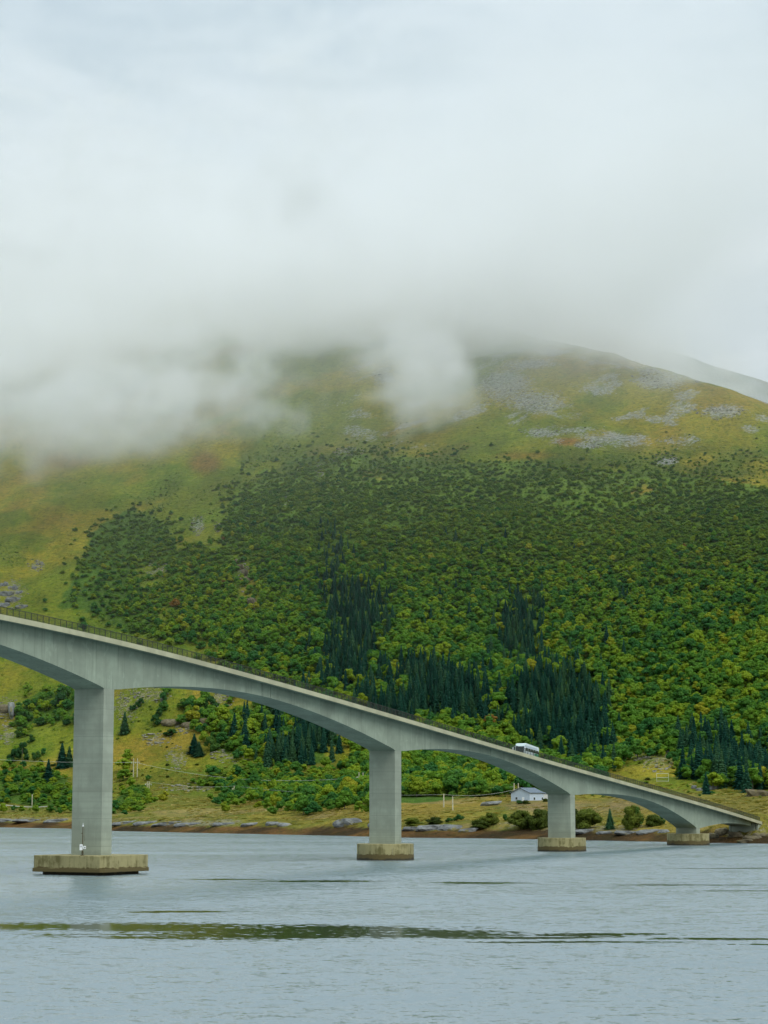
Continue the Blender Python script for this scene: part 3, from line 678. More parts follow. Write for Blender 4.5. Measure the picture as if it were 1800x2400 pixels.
# ------------------------------------------------------------------ house on the heath
HP = at(1236, 1882, 735); gz = min(hz(HP.x + dx, HP.y + dy) for dx in (-6, 0, 6) for dy in (-3, 3))
gz = HP.z
house = thing('barn_house', (HP.x, HP.y, gz), 'low pale blue house with slate roof and annex standing on the heath', 'house', rz=math.radians(50))
HWd, HLn, HE, HR = 8.0, 8.2, 3.5, 5.1                # gable width (local y), length (local x)
pent = [(-HWd / 2, -1.2), (HWd / 2, -1.2), (HWd / 2, HE), (0, HR), (-HWd / 2, HE)]
b = MB(); b.add([(-HLn / 2, p[0], p[1]) for p in pent] + [(HLn / 2, p[0], p[1]) for p in pent],
                [(4, 3, 2, 1, 0), (5, 6, 7, 8, 9)] + [(i, (i + 1) % 5, 5 + (i + 1) % 5, 5 + i) for i in range(5)])
b.build('wall', M['siding'], house)
for sg in (-1, 1):
    b = MB(); ex = 0.35; sl_ = (HR - HE) / (HWd / 2); e = HWd / 2 + ex
    A = [(-HLn / 2 - ex, 0, HR + 0.03), (HLn / 2 + ex, 0, HR + 0.03), (HLn / 2 + ex, sg * e, HE - ex * sl_ + 0.03), (-HLn / 2 - ex, sg * e, HE - ex * sl_ + 0.03)]
    A2 = [(p[0], p[1], p[2] + 0.16) for p in A]
    b.add(A + A2, [(0, 1, 2, 3), (7, 6, 5, 4), (0, 4, 5, 1), (1, 5, 6, 2), (2, 6, 7, 3), (3, 7, 4, 0)]); rf = b.build('roof', M['roof'], house)
    b = MB(); b.add([(-HLn / 2 - ex - 0.03, 0, HR), (-HLn / 2 - ex - 0.03, sg * e, HE - ex * sl_), (-HLn / 2 - ex - 0.03, sg * e, HE - ex * sl_ + 0.2), (-HLn / 2 - ex - 0.03, 0, HR + 0.2)], [(0, 1, 2, 3)]); b.build('barge_board', M['roof'], rf)
b = MB(); b.box((HLn / 2 + 3.4, 0.0, 1.0), (6.8, 5.4, 4.4)); b.build('annex', M['siding2'], house)
b = MB(); b.add([(HLn / 2 + 0.36, -2.9, 3.22), (HLn / 2 + 7.1, -2.9, 3.22), (HLn / 2 + 7.1, 3.9, 3.87), (HLn / 2 + 0.36, 3.9, 3.87), (HLn / 2 + 0.36, -2.9, 3.40), (HLn / 2 + 7.1, -2.9, 3.40), (HLn / 2 + 7.1, 3.9, 4.05), (HLn / 2 + 0.36, 3.9, 4.05)],
                [(3, 2, 1, 0), (4, 5, 6, 7), (0, 1, 5, 4), (1, 2, 6, 5), (2, 3, 7, 6), (3, 0, 4, 7)]); b.build('annex_roof', M['roof'], house)
b = MB(); b.box((-HLn / 2 - 0.03, -1.2, 1.0), (0.06, 1.0, 2.0)); dr = b.build('door', M['white_paint'], house)
b = MB(); b.box((-HLn / 2 - 0.075, -0.85, 1.0), (0.05, 0.06, 0.16)); b.build('handle', M['dark_metal'], dr)
for (x0, y0, z0, dx, dy) in ((HLn / 2 - 0.8, -HWd / 2 - 0.03, 1.5, 0.9, 0.06), (-1.4, -HWd / 2 - 0.03, 1.5, 1.1, 0.06), (-HLn / 2 - 0.03, 1.6, 1.6, 0.06, 1.0)):
    b = MB(); b.box((x0, y0, z0), (dx, dy, 1.0)); fr_ = b.build('window', M['white_paint'], house)
    b = MB(); b.box((x0 - (0.035 if dx < .1 else 0), y0 - (0.035 if dy < .1 else 0), z0), (max(dx - 0.16, 0.02), max(dy - 0.16, 0.02), 0.84)); b.build('pane', M['glass'], fr_)
b = MB(); b.box((HLn / 2 + 1.2, -2.53, 1.0), (1.3, 0.06, 2.0)); b.build('annex_door', M['roof'], house)

# ------------------------------------------------------------------ power line poles and cables
def hpole(px, py0, py1, gap, label, single=False, rz=0.0, grp='power line poles on the hillside foot'):
    g = ground(px, py1); h = (py1 - py0) * g.y / FPX
    t = thing('power_pole', g, label, 'power pole', grp, rz)
    xs_ = [0] if single else [-gap / 2, gap / 2]; r = 0.24
    for x in xs_:
        b = MB(); b.tube([(x, 0, -0.6), (x, 0, h)], [r, r * 0.8], 7); b.build('pole', M['wood'], t)
    if not single:
        b = MB(); b.box((0, 0.18, h * 0.80), (gap + 2.2, 0.14, 0.20)); b.build('crossarm', M['wood'], t)
        for x in (-gap / 2 - 0.9, 0, gap / 2 + 0.9):
            b = MB(); b.tube([(x, 0.18, h * 0.80 - 0.6), (x, 0.18, h * 0.80)], 0.09, 6); b.build('insulator', M['white_paint'], t)
    return g, h
A1, h1 = hpole(317, 1778, 1822, 1.9, 'tall twin timber power pole on the slope beside the rocky knoll')
A2, h2 = hpole(347, 1832, 1859, 0.9, 'short twin power pole low on the slope below the tall one by the knoll')
A3, h3 = hpole(551, 1842, 1874, 0.9, 'twin power pole at the upper edge of the heath by the first span')
A4, h4 = hpole(846, 1811, 1863, 1.8, 'tall twin timber power pole among bushes next to the round capped tall pier')
A5, h5 = hpole(1040, 1861, 1892, 0.5, 'stout timber pole standing on the tan heath in front of the wood', True)
A6, h6 = hpole(1061, 1867, 1899, 0.5, 'thin pole standing beside the stout heath pole', True)
A7, h7 = hpole(1205, 1836, 1868, 0.5, 'timber pole rising behind the gable of the pale blue house', True)
A8, h8 = hpole(1215, 1836, 1868, 0.5, 'second timber pole behind the roof ridge of the pale blue house', True)
A9, h9 = hpole(75, 1862, 1888, 0.4, 'thin pale pole beside the roadside barrier', True)
def cable(name_label, a, b, sag, r=0.05):
    a, b = Vector(a), Vector(b)
    c = MB(); c.tube([a.lerp(b, k / 24) - Vector((0, 0, 4 * sag * (k / 24) * (1 - k / 24))) for k in range(25)], r, 5)
    o = c.build('power_cable', M['cable']); tag(o, name_label, 'cable', 'power cables strung along the hill foot'); return o
up_ = lambda A, h, k=0.79: A + Vector((0, 0.18, h * k))
LF = Vector((A1.x - 130, A1.y + 40, A1.z + h1 + 5)); RT = up_(A4, h4)
cable('pale cable running from the knoll power pole behind the tall square capped pier', LF, up_(A1, h1), 2.0)
cable('pale sagging cable strung between the two tall twin power poles', up_(A1, h1), up_(A4, h4), 4.5)
cable('pale cable strung from the tall twin pole to the poles behind the house', up_(A4, h4), up_(A7, h7, 0.75), 3.0, 0.045)
cable('thin cable strung from the heath edge twin pole to the stout heath pole', up_(A3, h3, 0.98), up_(A5, h5, 0.95), 1.6, 0.035)
cable('thin cable strung from the short twin pole to the heath edge twin pole', up_(A2, h2, 0.98), up_(A3, h3, 0.98), 1.2, 0.035)
cable('thin cable strung from the stout heath pole to the house', up_(A5, h5, 0.95), up_(A8, h8, 0.6), 1.2, 0.035)
R1, R2 = at(1480, 1818, 930), at(2100, 1834, 900)
cable('pale cable passing in front of the dark spruce stand by the mound', R1, R2, 1.0, 0.04)
# roadside barrier on the left
G0, G1 = ground(-60, 1887), ground(118, 1893)
gr_ = thing('road_barrier', G0, 'pale roadside barrier rail along the foot of the slope', 'guard rail')
dv = G1 - G0; b = MB(); N_ = 14
pts = [Vector((dv.x * k / N_, dv.y * k / N_, hz(G0.x + dv.x * k / N_, G0.y + dv.y * k / N_) - G0.z + 0.75)) for k in range(N_ + 1)]
b.tube(pts, 0.18, 6); b.build('rail', M['siding2'], gr_)
for p_ in pts: b = MB(); b.tube([p_ - Vector((0, 0, 1.1)), p_], 0.07, 5); b.build('post', M['cable'], gr_)
# light wire enclosure frame by the mound
E0 = ground(1553, 1832)
en = thing('enclosure_frame', E0, 'small pale metal frame enclosure beside bushes above the mound', 'metal frame')
for z_ in (0.2, 1.5, 3.0): b = MB(); b.tube([(-2.2, 0, z_), (2.2, 0, z_)], 0.06, 5); b.build('bar', M['cable'], en)
for x_ in (-2.2, 2.2): b = MB(); b.tube([(x_, 0, -0.5), (x_, 0, 3.05)], 0.06, 5); b.build('upright', M['cable'], en)

# ------------------------------------------------------------------ rocks
def rock_mesh(seed, mat, flat=0.6):
    import bmesh
    bm = bmesh.new(); bmesh.ops.create_icosphere(bm, subdivisions=3, radius=1.0)
    r = np.random.default_rng(seed); ph = r.uniform(0, 6.28, (7, 3)); fr2 = r.normal(0, 1, (7, 3)) * np.linspace(1.2, 5, 7)[:, None]
    for v in bm.verts:
        p = np.array(v.co); d = 0.0
        for k in range(7): d += math.sin(float(fr2[k] @ p + ph[k, 0])) * 0.16 / (1 + 0.5 * k)
        q = p * (1 + d); q[2] = math.copysign(min(abs(q[2]), 0.62 + 0.1 * d), q[2])
        v.co = q
    me = bpy.data.meshes.new('rock'); bm.to_mesh(me); bm.free(); me.materials.append(mat)
    return me
RM = [rock_mesh(s, M['rock']) for s in range(4)] + [rock_mesh(s + 9, M['rock_pale']) for s in range(3)] + [rock_mesh(s + 20, M['rock_warm']) for s in range(3)]
def put_rock(px, py, w_, h_, kind, label, grp=None, lift=0.25, rz=None):
    g = ground(px, py); sc_ = g.y / FPX
    o = obj('rock_outcrop', RM[kind]); rx = w_ * sc_ / 2; rzz = h_ * sc_ / 1.15
    o.location = (g.x, g.y + rx * 0.25, g.z + rzz * lift); o.scale = (rx, max(rx * 0.5, rzz * 1.0), rzz); o.rotation_euler = (random.uniform(-.1, .1), random.uniform(-.12, .12), random.uniform(-0.3, 0.3) if rz is None else rz)
    return tag(o, label, 'rock', grp)
for px, py, w_, h_ in ((582, 1936, 44, 9), (636, 1935, 34, 11), (668, 1936, 38, 9)):
    put_rock(px, py, w_, h_, 4 + int(px) % 3, 'pale whitish rock slab above the brown weed of the heath shore', 'pale slabs on the shore')
put_rock(812, 1934, 66, 20, 1, 'pointed grey rock outcrop on the shore next to the round capped tall pier')
put_rock(880, 1937, 40, 10, 0, 'grey rock slab half hidden behind the round capped tall pier')
for px, py, w_, h_ in ((970, 1946, 46, 10), (1010, 1945, 60, 14), (1055, 1945, 70, 16), (1098, 1949, 40, 9)):
    put_rock(px, py, w_, h_, int(px) % 4, 'long grey rock ledge above the shore weed in front of the green bushes', 'grey ledge rocks below the shore bushes')
for px, py, w_, h_ in ((290, 1932, 50, 8), (340, 1932, 60, 9), (390, 1934, 60, 8), (440, 1935, 70, 9), (520, 1934, 60, 8)):
    put_rock(px, py, w_, h_, int(px) % 4, 'flat grey shore rock at the edge of the tan heath', 'flat rocks along the heath shore')
for px, py, w_, h_ in ((10, 1925, 60, 7), (70, 1925, 70, 7), (130, 1927, 50, 9)):
    put_rock(px, py, w_, h_, int(px) % 4, 'dark flat shore rock near the roadside barrier', 'dark rocks on the shore below the barrier')
for px, py, w_, h_ in ((1370, 1952, 50, 10), (1420, 1954, 46, 8), (1470, 1955, 50, 9), (1520, 1952, 60, 10), (1555, 1951, 30, 9)):
    put_rock(px, py, w_, h_, int(px) % 4, 'greyish shore rock below the row of bushes near the bridge end', 'shore rocks below the end span')
for px, py, w_, h_, k in ((1672, 1964, 30, 14, 8), (1692, 1955, 34, 16, 7), (1722, 1961, 40, 13, 9), (1765, 1967, 50, 11, 8), (1790, 1960, 44, 10, 7), (1745, 1974, 44, 8, 9)):
    put_rock(px, py, w_, h_, k, 'brown lichened boulder below the bridge abutment', 'boulders under the abutment')
put_rock(1668, 1850, 32, 17, 0, 'blue grey boulder bare on the side of the grassy mound')
put_rock(1640, 1853, 14, 8, 5, 'small grey stone beside the blue grey boulder on the mound')
put_rock(1626, 1848, 12, 10, 0, 'small rounded stone on the mound left of the blue grey boulder')
put_rock(1735, 1838, 60, 22, 8, 'lichen covered rock hump on the mound crest')
put_rock(1775, 1866, 70, 18, 9, 'lichen covered rock hump at the edge of the yellow field')
put_rock(1150, 1888, 56, 11, 4, 'bare pale rock hump beside the track to the pale blue house')
for px, py, w_, h_, k in ((405, 1698, 50, 16, 7), (445, 1703, 50, 15, 8), (478, 1698, 26, 18, 9)):
    put_rock(px, py, w_, h_, k, 'layered crag on the rocky knoll behind the first pier', 'crag blocks on the knoll')
for px, py, w_, h_ in ((556, 1318, 16, 14), (563, 1332, 18, 16), (572, 1346, 20, 18), (580, 1362, 18, 18), (566, 1362, 14, 12)):
    put_rock(px, py, w_, h_, 7 + int(px) % 3, 'bare crag block stepping down the spur among birches', 'crag blocks on the wooded spur', lift=0.05)
put_rock(590, 1418, 24, 20, 9, 'small bare crag below the stepping crag blocks on the spur')
for px, py, w_, h_ in ((8, 1372, 22, 12), (28, 1380, 26, 12), (14, 1394, 30, 14), (44, 1390, 18, 10), (30, 1408, 32, 14), (8, 1420, 30, 14), (50, 1424, 26, 10), (92, 1322, 18, 9), (80, 1332, 14, 8)):
    put_rock(px, py, w_, h_, int(px) % 4, 'blue grey rock ledge on the open slope above the bridge deck', 'rock ledges above the deck', lift=0.05)
put_rock(28, 1678, 16, 40, 4, 'pale upright crag beside dark bushes behind the girder')
put_rock(6, 1668, 30, 22, 8, 'broken tan crag next to the pale upright crag')

# ------------------------------------------------------------------ plants: prototype meshes (unit height)
def crown_mesh(seed, mat, squat=1.0, base=0.18, lobes=12, per=62, q=0.060):
    r = np.random.default_rng(seed); V = []
    cs = []
    for k in range(lobes):
        a = r.uniform(0, 6.283); t = r.uniform(0.0, 1.0); rr = 0.30 * squat * math.sin(math.pi * (0.22 + 0.70 * t)) * r.uniform(0.35, 1.0)
        cs.append((rr * math.cos(a), rr * math.sin(a), base + 0.12 + (0.74 - base) * t, r.uniform(0.12, 0.19) * (0.8 + 0.4 * squat) * (1.1 - 0.35 * t)))
    for cx, cy_, cz, cr in cs:
        d = r.normal(0, 1, (per, 3)); d[:, 2] = d[:, 2] * 0.9 + 0.25; d /= np.linalg.norm(d, axis=1)[:, None]
        p = np.array([cx, cy_, cz]) + d * cr * r.uniform(0.75, 1.12, (per, 1)) * np.array([1, 1, 0.85])
        nn = d + r.normal(0, 0.38, (per, 3)); nn /= np.linalg.norm(nn, axis=1)[:, None]
        a = np.cross(nn, r.normal(0, 1, (per, 3))); a /= np.linalg.norm(a, axis=1)[:, None]; b_ = np.cross(nn, a)
        s1 = (q * r.uniform(0.6, 1.25, (per, 1))); s2 = (q * r.uniform(0.45, 0.9, (per, 1)))
        V.append(np.stack([p - a * s1, p - b_ * s2, p + a * s1, p + b_ * s2], 1))
    V = np.concatenate(V).reshape(-1, 3); F = [tuple(range(k, k + 4)) for k in range(0, len(V), 4)]
    V = [tuple(v) for v in V]
    for cx, cy_, cz, cr in cs:                   # dense heart of each bough: a low-poly lump under the loose leaves
        b_ = len(V); R_ = cr * 0.86
        for la in (-0.95, -0.35, 0.3, 0.9):
            for k in range(6):
                an = k * 1.0472 + la; j_ = r.uniform(0.82, 1.12); V.append((cx + R_ * j_ * math.cos(la) * math.cos(an), cy_ + R_ * j_ * math.cos(la) * math.sin(an), cz + 0.85 * R_ * j_ * math.sin(la)))
        for l_ in range(3):
            for k in range(6): F.append((b_ + l_ * 6 + k, b_ + l_ * 6 + (k + 1) % 6, b_ + l_ * 6 + 6 + (k + 1) % 6, b_ + l_ * 6 + 6 + k))
        F.append(tuple(b_ + 18 + k for k in range(6)))
    return mesh_np('crown', V, F, mat)
def spruce_mesh(seed, mat):
    r = np.random.default_rng(seed); V = []; F = []
    nw = 19; wid = r.uniform(0.19, 0.29)
    for k in range(nw):
        t = k / (nw - 1); z = 0.06 + 0.90 * t; L = wid * (1 - t) ** 0.82 + 0.012
        nb = 11 if t < 0.7 else 7
        for j in range(nb):
            a = 2 * math.pi * (j + r.uniform(-0.3, 0.3)) / nb + k * 0.7; l = L * r.uniform(0.7, 1.15); wd_ = (0.024 + 0.030 * (1 - t)) * r.uniform(0.8, 1.3)
            dx, dy = math.cos(a), math.sin(a); sx, sy = -dy, dx; dr_ = l * r.uniform(0.35, 0.6)
            b_ = len(V)
            V += [(dx * .01 - sx * wd_ * .5, dy * .01 - sy * wd_ * .5, z + .02), (dx * .01 + sx * wd_ * .5, dy * .01 + sy * wd_ * .5, z + .02),
                  (dx * l * .6 + sx * wd_, dy * l * .6 + sy * wd_, z - dr_ * .35), (dx * l * .6 - sx * wd_, dy * l * .6 - sy * wd_, z - dr_ * .35),
                  (dx * l + sx * wd_ * .25, dy * l + sy * wd_ * .25, z - dr_ * .75), (dx * l - sx * wd_ * .25, dy * l - sy * wd_ * .25, z - dr_ * .75)]
            F += [(b_, b_ + 1, b_ + 2, b_ + 3), (b_ + 3, b_ + 2, b_ + 4, b_ + 5)]
            # hanging twigs give the tier its ragged skirt
            V += [(dx * l * .45 - sx * wd_, dy * l * .45 - sy * wd_, z - dr_ * .2), (dx * l * .45 + sx * wd_, dy * l * .45 + sy * wd_, z - dr_ * .2),
                  (dx * l * .62 + sx * wd_ * .4, dy * l * .62 + sy * wd_ * .4, z - dr_ * .9 - .025), (dx * l * .62 - sx * wd_ * .4, dy * l * .62 - sy * wd_ * .4, z - dr_ * .9 - .025)]
            F += [(b_ + 6, b_ + 7, b_ + 8, b_ + 9)]
    b_ = len(V); V += [(0.012, 0, 0.9), (-0.012, 0, 0.9), (0, 0, 1.0), (0, 0.012, 0.9), (0, -0.012, 0.9)]; F += [(b_, b_ + 2, b_ + 1), (b_ + 3, b_ + 2, b_ + 4)]
    return mesh_np('crown', V, F, mat)
def trunk_mesh(h, r):
    b = MB(); b.tube([(0, 0, -0.06), (0.01, 0, h * 0.5), (-0.01, 0.01, h)], [r, r * 0.75, r * 0.3], 6)
    for k in range(4):
        a = k * 1.7 + 0.4; b.tube([(0, 0, h * (0.45 + 0.1 * k)), (math.cos(a) * 0.14, math.sin(a) * 0.14, h * (0.62 + 0.1 * k))], [r * 0.4, r * 0.15], 4, caps=False)
    return b.mesh('trunk', M['trunk'])
def strunk_mesh():
    b = MB(); b.tube([(0, 0, -0.04), (0, 0, 0.93)], [0.016, 0.003], 6); return b.mesh('trunk', M['trunk'])
CR = {'u': [crown_mesh(s + 80, M['leaf_u'], 1.15, 0.05) for s in range(3)], 'g': [crown_mesh(s, M['leaf']) for s in range(6)], 'y': [crown_mesh(s + 30, M['leaf_y']) for s in range(2)], 'r': [crown_mesh(s + 40, M['leaf_r']) for s in range(2)],
      'd': [crown_mesh(s + 50, M['leaf_d'], 1.5, 0.0, 10, 60, 0.07) for s in range(3)], 'o': [crown_mesh(s + 60, M['leaf_o'], 1.7, -0.08, 26, 110, 0.045) for s in range(3)]}
SPM = [spruce_mesh(s + 70, M['needle']) for s in range(5)]
TRK = trunk_mesh(0.72, 0.022); STRK = strunk_mesh()
def plant(name, crown, trunk, loc, h, wf, label, cat, group=None):
    t = thing(name, loc, label, cat, group, random.uniform(0, 6.28)); t.scale = (h * wf, h * wf, h)
    obj('trunk', trunk, t); obj('crown', crown, t)
    return t

# scatter candidates over the hillside
cx_, cy_ = np.meshgrid(np.arange(-430, 430, 3.2), np.arange(640, 1760, 3.4))
cx_ = (cx_ + RNG.uniform(-1.9, 1.9, cx_.shape)).ravel(); cy_ = (cy_ + RNG.uniform(-2.1, 2.1, cy_.shape)).ravel()
kp = np.abs(cx_) < 0.205 * cy_ + 25; cx_, cy_ = cx_[kp], cy_[kp]
cz_ = height(cx_, cy_); qx, qy = project(cx_, cy_, cz_)
fo, _ = masks(qx + RNG.normal(0, 24, len(qx)), qy + RNG.normal(0, 20, len(qx)), cx_, cy_)
_, sp = masks(qx + RNG.normal(0, 15, len(qx)), qy + RNG.normal(0, 13, len(qx)), cx_, cy_)
thin = RNG.uniform(0, 1, len(cx_))
dens = 0.62 + 0.38 * sstep(fbm(cx_, cy_, 55, 401, 3), -0.45, 0.05)
upf = sstep(qy, 1050, 1200)
left = sstep(qx, 250, 560)
isb = fo & ~sp & (thin < dens * (0.35 + 0.65 * upf) * (0.55 + 0.45 * left)) & (cz_ > 5)
gap = fbm(cx_, cy_, 28, 421, 3)
isp = sp & (thin < 0.72 - 0.45 * sstep(gap, 0.14, 0.42)) & (cz_ > 5)
isb |= sp & ~isp & (gap > 0.14) & (thin < 0.93)
nearhouse = (np.abs(cx_ - at(1236, 1882, 735).x) < 16) & (cy_ < 752)
isb &= ~nearhouse & ~((qy > 1868) & (qx > 900)); isp &= ~nearhouse
mixsp = fo & ~sp & (thin > 0.985) & (qy < 1640) & (qy > 1250) & (qx > 700) & (qx < 1480)
isp |= mixsp; isb &= ~mixsp
def bridge_hides(px, py):
    """is this picture point behind girder, piers or deck"""
    out = np.zeros(len(px), bool)
    ss_ = np.linspace(-40, 285, 300); zt = deck_z(ss_)
    xa, ya = bxy(ss_, 4.2); ux, uy = project(xa, ya, zt + 0.3)
    dep = np.array([depth(s, int(np.argmin(np.abs(np.array(PIERS) - s)))) for s in ss_])
    xb, yb = bxy(ss_, -2.65); lx, ly = project(xb, yb, zt - dep)
    return (py > np.interp(px, ux, uy)) & (py < np.interp(px, lx, ly))
def split(sel, hgt):
    i = np.where(sel)[0]; h = hgt[i]
    vis = (qx[i] > 15) & (qx[i] < 1785) & ~bridge_hides(qx[i], qy[i] - h * 0.6 * FPX / cy_[i])
    vis &= ~((qx[i] > 155) & (qx[i] < 275) & (qy[i] > 1600)) & ~((qx[i] > 858) & (qx[i] < 950) & (qy[i] > 1740)) & ~((qx[i] > 1280) & (qx[i] < 1352) & (qy[i] > 1840))
    score = np.where(vis, h / cy_[i], 0)
    o = np.argsort(-score); return i[o[:300]], i[o[300:]]
hb = (2.1 + 3.7 * sstep(qy, 1100, 1680)) * np.clip(RNG.lognormal(0, 0.27, len(cx_)), 0.5, 1.75) * (0.80 + 0.2 * left)
hb = np.where((qy > 1790) & (qx < 800), hb * 0.72, hb)
hs = (6.5 + 5.5 * sstep(qy, 1250, 1700)) * RNG.uniform(0.55, 1.25, len(cx_))
big_b, rest_b = split(isb, hb); big_s, rest_s = split(isp, hs)
def kindof(i):
    u = RNG.uniform(); hot = fbm(cx_[i:i + 1], cy_[i:i + 1], 60, 501, 2)[0]
    if u < 0.001 + 0.003 * (hot > 0.3): return 'r'
    if u < 0.06 + 0.16 * (hot > 0.15): return 'y'
    return 'g'
KW = {'g': 'green', 'y': 'yellowing', 'r': 'orange tinted'}
MARKS = [((705, 1800), 'small green meadow'), ((50, 1885), 'roadside barrier'), ((430, 1700), 'rocky knoll'), ((846, 1862), 'tall twin pole by the round capped pier'), ((551, 1874), 'heath edge twin pole'),
         ((1045, 1890), 'stout heath pole'), ((1250, 1875), 'pale blue house'), ((1553, 1832), 'metal frame enclosure'), ((1720, 1830), 'crest of the grassy mound'), ((1147, 1706), 'orange brown tree at the railing'),
         ((570, 1345), 'stepping crag blocks'), ((1400, 1790), 'spruce block above the bus'), ((830, 1600), 'long spruce block on the slope')]
for i in big_b:
    k = kindof(i); mk = min(MARKS, key=lambda q_: (q_[0][0] - qx[i]) ** 2 + 4 * (q_[0][1] - qy[i]) ** 2)[1]
    sz = 'tall' if hb[i] > 8.6 else 'stocky' if hb[i] < 7.2 else 'rounded'
    plant('birch_tree', random.choice(CR[k]), TRK, (cx_[i], cy_[i], cz_[i] - 0.15), hb[i], random.uniform(0.95, 1.3), '%s %s birch in the wood near the %s' % (sz, KW[k], mk), 'birch tree', '%s %s birches near the %s' % (sz, KW[k], mk))
SNAME = ['long spruce block on the slope', 'small upper spruce block', 'spruce block above the bus', 'tall spruce stand behind the grassy mound', 'spruce clump above the small green meadow', 'birch thicket on the knoll']
SMID = [(900, 1600), (1220, 1480), (1320, 1690), (1740, 1790), (690, 1740), (580, 1710)]
for i in big_s:
    j = min(range(6), key=lambda q_: (SMID[q_][0] - qx[i]) ** 2 + (SMID[q_][1] - qy[i]) ** 2)
    sz = 'towering' if hs[i] > 13.6 else 'short' if hs[i] < 11 else 'slender'
    plant('spruce_tree', random.choice(SPM), STRK, (cx_[i], cy_[i], cz_[i] - 0.2), hs[i], random.uniform(0.9, 1.15), '%s dark spruce in the %s' % (sz, SNAME[j]), 'spruce tree', '%s spruces in the %s' % (sz, SNAME[j]))

def scatter(name, pts, hgt, protos, vid, label, cat, wf=(0.95, 1.3)):
    """everything past the nearest few hundred: one object whose points carry instances"""
    cl_ = bpy.data.collections.new(name + '_kinds')
    for k, me in enumerate(protos):
        o = bpy.data.objects.new('%s_kind_%02d' % (name, k), me); cl_.objects.link(o)
    me = bpy.data.meshes.new(name); n = len(pts); me.vertices.add(n); me.vertices.foreach_set('co', np.asarray(pts, np.float32).ravel())
    for an, ty_, data in (('hgt', 'FLOAT', hgt), ('wid', 'FLOAT', hgt * RNG.uniform(wf[0], wf[1], n) * (1 + 0.75 * np.clip((4.5 - hgt) / 2.5, 0, 1) * (name == 'birch_wood'))), ('rot', 'FLOAT', RNG.uniform(0, 6.28, n)), ('vid', 'INT', vid)):
        at_ = me.attributes.new(an, ty_, 'POINT'); at_.data.foreach_set('value', np.asarray(data, np.int32 if ty_ == 'INT' else np.float32))
    o = obj(name, me); tag(o, label, cat, None, 'stuff')
    ng = bpy.data.node_groups.new(name, 'GeometryNodeTree')
    ng.interface.new_socket('Geometry', in_out='INPUT', socket_type='NodeSocketGeometry'); ng.interface.new_socket('Geometry', in_out='OUTPUT', socket_type='NodeSocketGeometry')
    t = NT(ng); gi = t.n('NodeGroupInput'); go = t.n('NodeGroupOutput')
    ci = t.n('GeometryNodeCollectionInfo'); ci.inputs['Collection'].default_value = cl_; ci.inputs['Separate Children'].default_value = True; ci.inputs['Reset Children'].default_value = True
    def attr(nm, ty_='FLOAT'):
        a = t.n('GeometryNodeInputNamedAttribute', data_type=ty_); a.inputs['Name'].default_value = nm; return a.outputs[0]
    iop = t.n('GeometryNodeInstanceOnPoints'); t.put(iop.inputs['Points'], gi.outputs[0]); t.put(iop.inputs['Instance'], ci.outputs[0])
    iop.inputs['Pick Instance'].default_value = True; t.put(iop.inputs['Instance Index'], attr('vid', 'INT'))
    rv = t.n('ShaderNodeCombineXYZ'); t.put(rv.inputs[2], attr('rot')); t.put(iop.inputs['Rotation'], rv.outputs[0])
    sv = t.n('ShaderNodeCombineXYZ'); w1 = attr('wid'); t.put(sv.inputs[0], w1); t.put(sv.inputs[1], w1); t.put(sv.inputs[2], attr('hgt')); t.put(iop.inputs['Scale'], sv.outputs[0])
    t.put(go.inputs[0], iop.outputs[0])
    md = o.modifiers.new('scatter', 'NODES'); md.node_group = ng
    return o
def P(i, dz=-0.15): return np.stack([cx_[i], cy_[i], cz_[i] + dz], 1)
kb = np.array([{'g': 0, 'y': 6, 'r': 8}[k] + (random.randrange(6) if k == 'g' else random.randrange(2)) for k in (kindof(i) for i in rest_b)])
kb = np.where((hb[rest_b] < 4.2) & (qy[rest_b] < 1330) & (RNG.uniform(0, 1, len(kb)) < 0.9), RNG.integers(10, 13, len(kb)), kb)
scatter('birch_wood', P(rest_b), hb[rest_b], CR['g'] + CR['y'] + CR['r'] + CR['u'], kb, 'dense green birch wood covering the upper mountainside', 'birch wood')
scatter('spruce_wood', P(rest_s), hs[rest_s], SPM, RNG.integers(0, 5, len(rest_s)), 'far rows of dark spruces deeper in the plantation', 'spruce wood', (0.9, 1.15))

# low shrubs on the moor and the knoll
sx_, sy_ = np.meshgrid(np.arange(-420, 420, 3.6), np.arange(700, 1720, 3.6))
sx_ = (sx_ + RNG.uniform(-1.8, 1.8, sx_.shape)).ravel(); sy_ = (sy_ + RNG.uniform(-1.8, 1.8, sy_.shape)).ravel()
kp = np.abs(sx_) < 0.205 * sy_ + 25; sx_, sy_ = sx_[kp], sy_[kp]; sz_ = height(sx_, sy_); ux_, uy_ = project(sx_, sy_, sz_)
f2, s2 = masks(ux_, uy_, sx_, sy_)
pr_ = np.where(uy_ < 1000, 0.0, 0.05)
pr_ = np.where((uy_ > 1000) & (uy_ < 1140) & (ux_ > 560), 0.75 * sstep(uy_, 1010, 1090), pr_)
pr_ = np.where((uy_ > 1090) & (uy_ < 1480) & (ux_ < 600), 0.04 + 0.90 * sstep(fbm(sx_ * 0.6 + 0.5 * sz_, sy_ * 0.5, 30, 631, 4, 0.6) + 0.25 * sstep(ux_, 60, 300), 0.05, 0.35), pr_)
pr_ = np.where((uy_ > 985) & (uy_ < 1140) & (ux_ > 560), 0.06 + 0.85 * sstep(uy_ + 40 * fbm(sx_, sy_, 40, 641, 3), 1010, 1100), pr_)
pr_ = np.where((uy_ > 1590) & (uy_ < 1870), 0.10 + 0.22 * sstep(fbm(sx_, sy_, 40, 601, 3), 0.0, 0.4), pr_)
pr_ = np.where((uy_ > 1790) & (uy_ < 1872) & (ux_ < 900), 0.30, pr_)
pr_ = np.where(uy_ > 1872, 0.004, pr_)
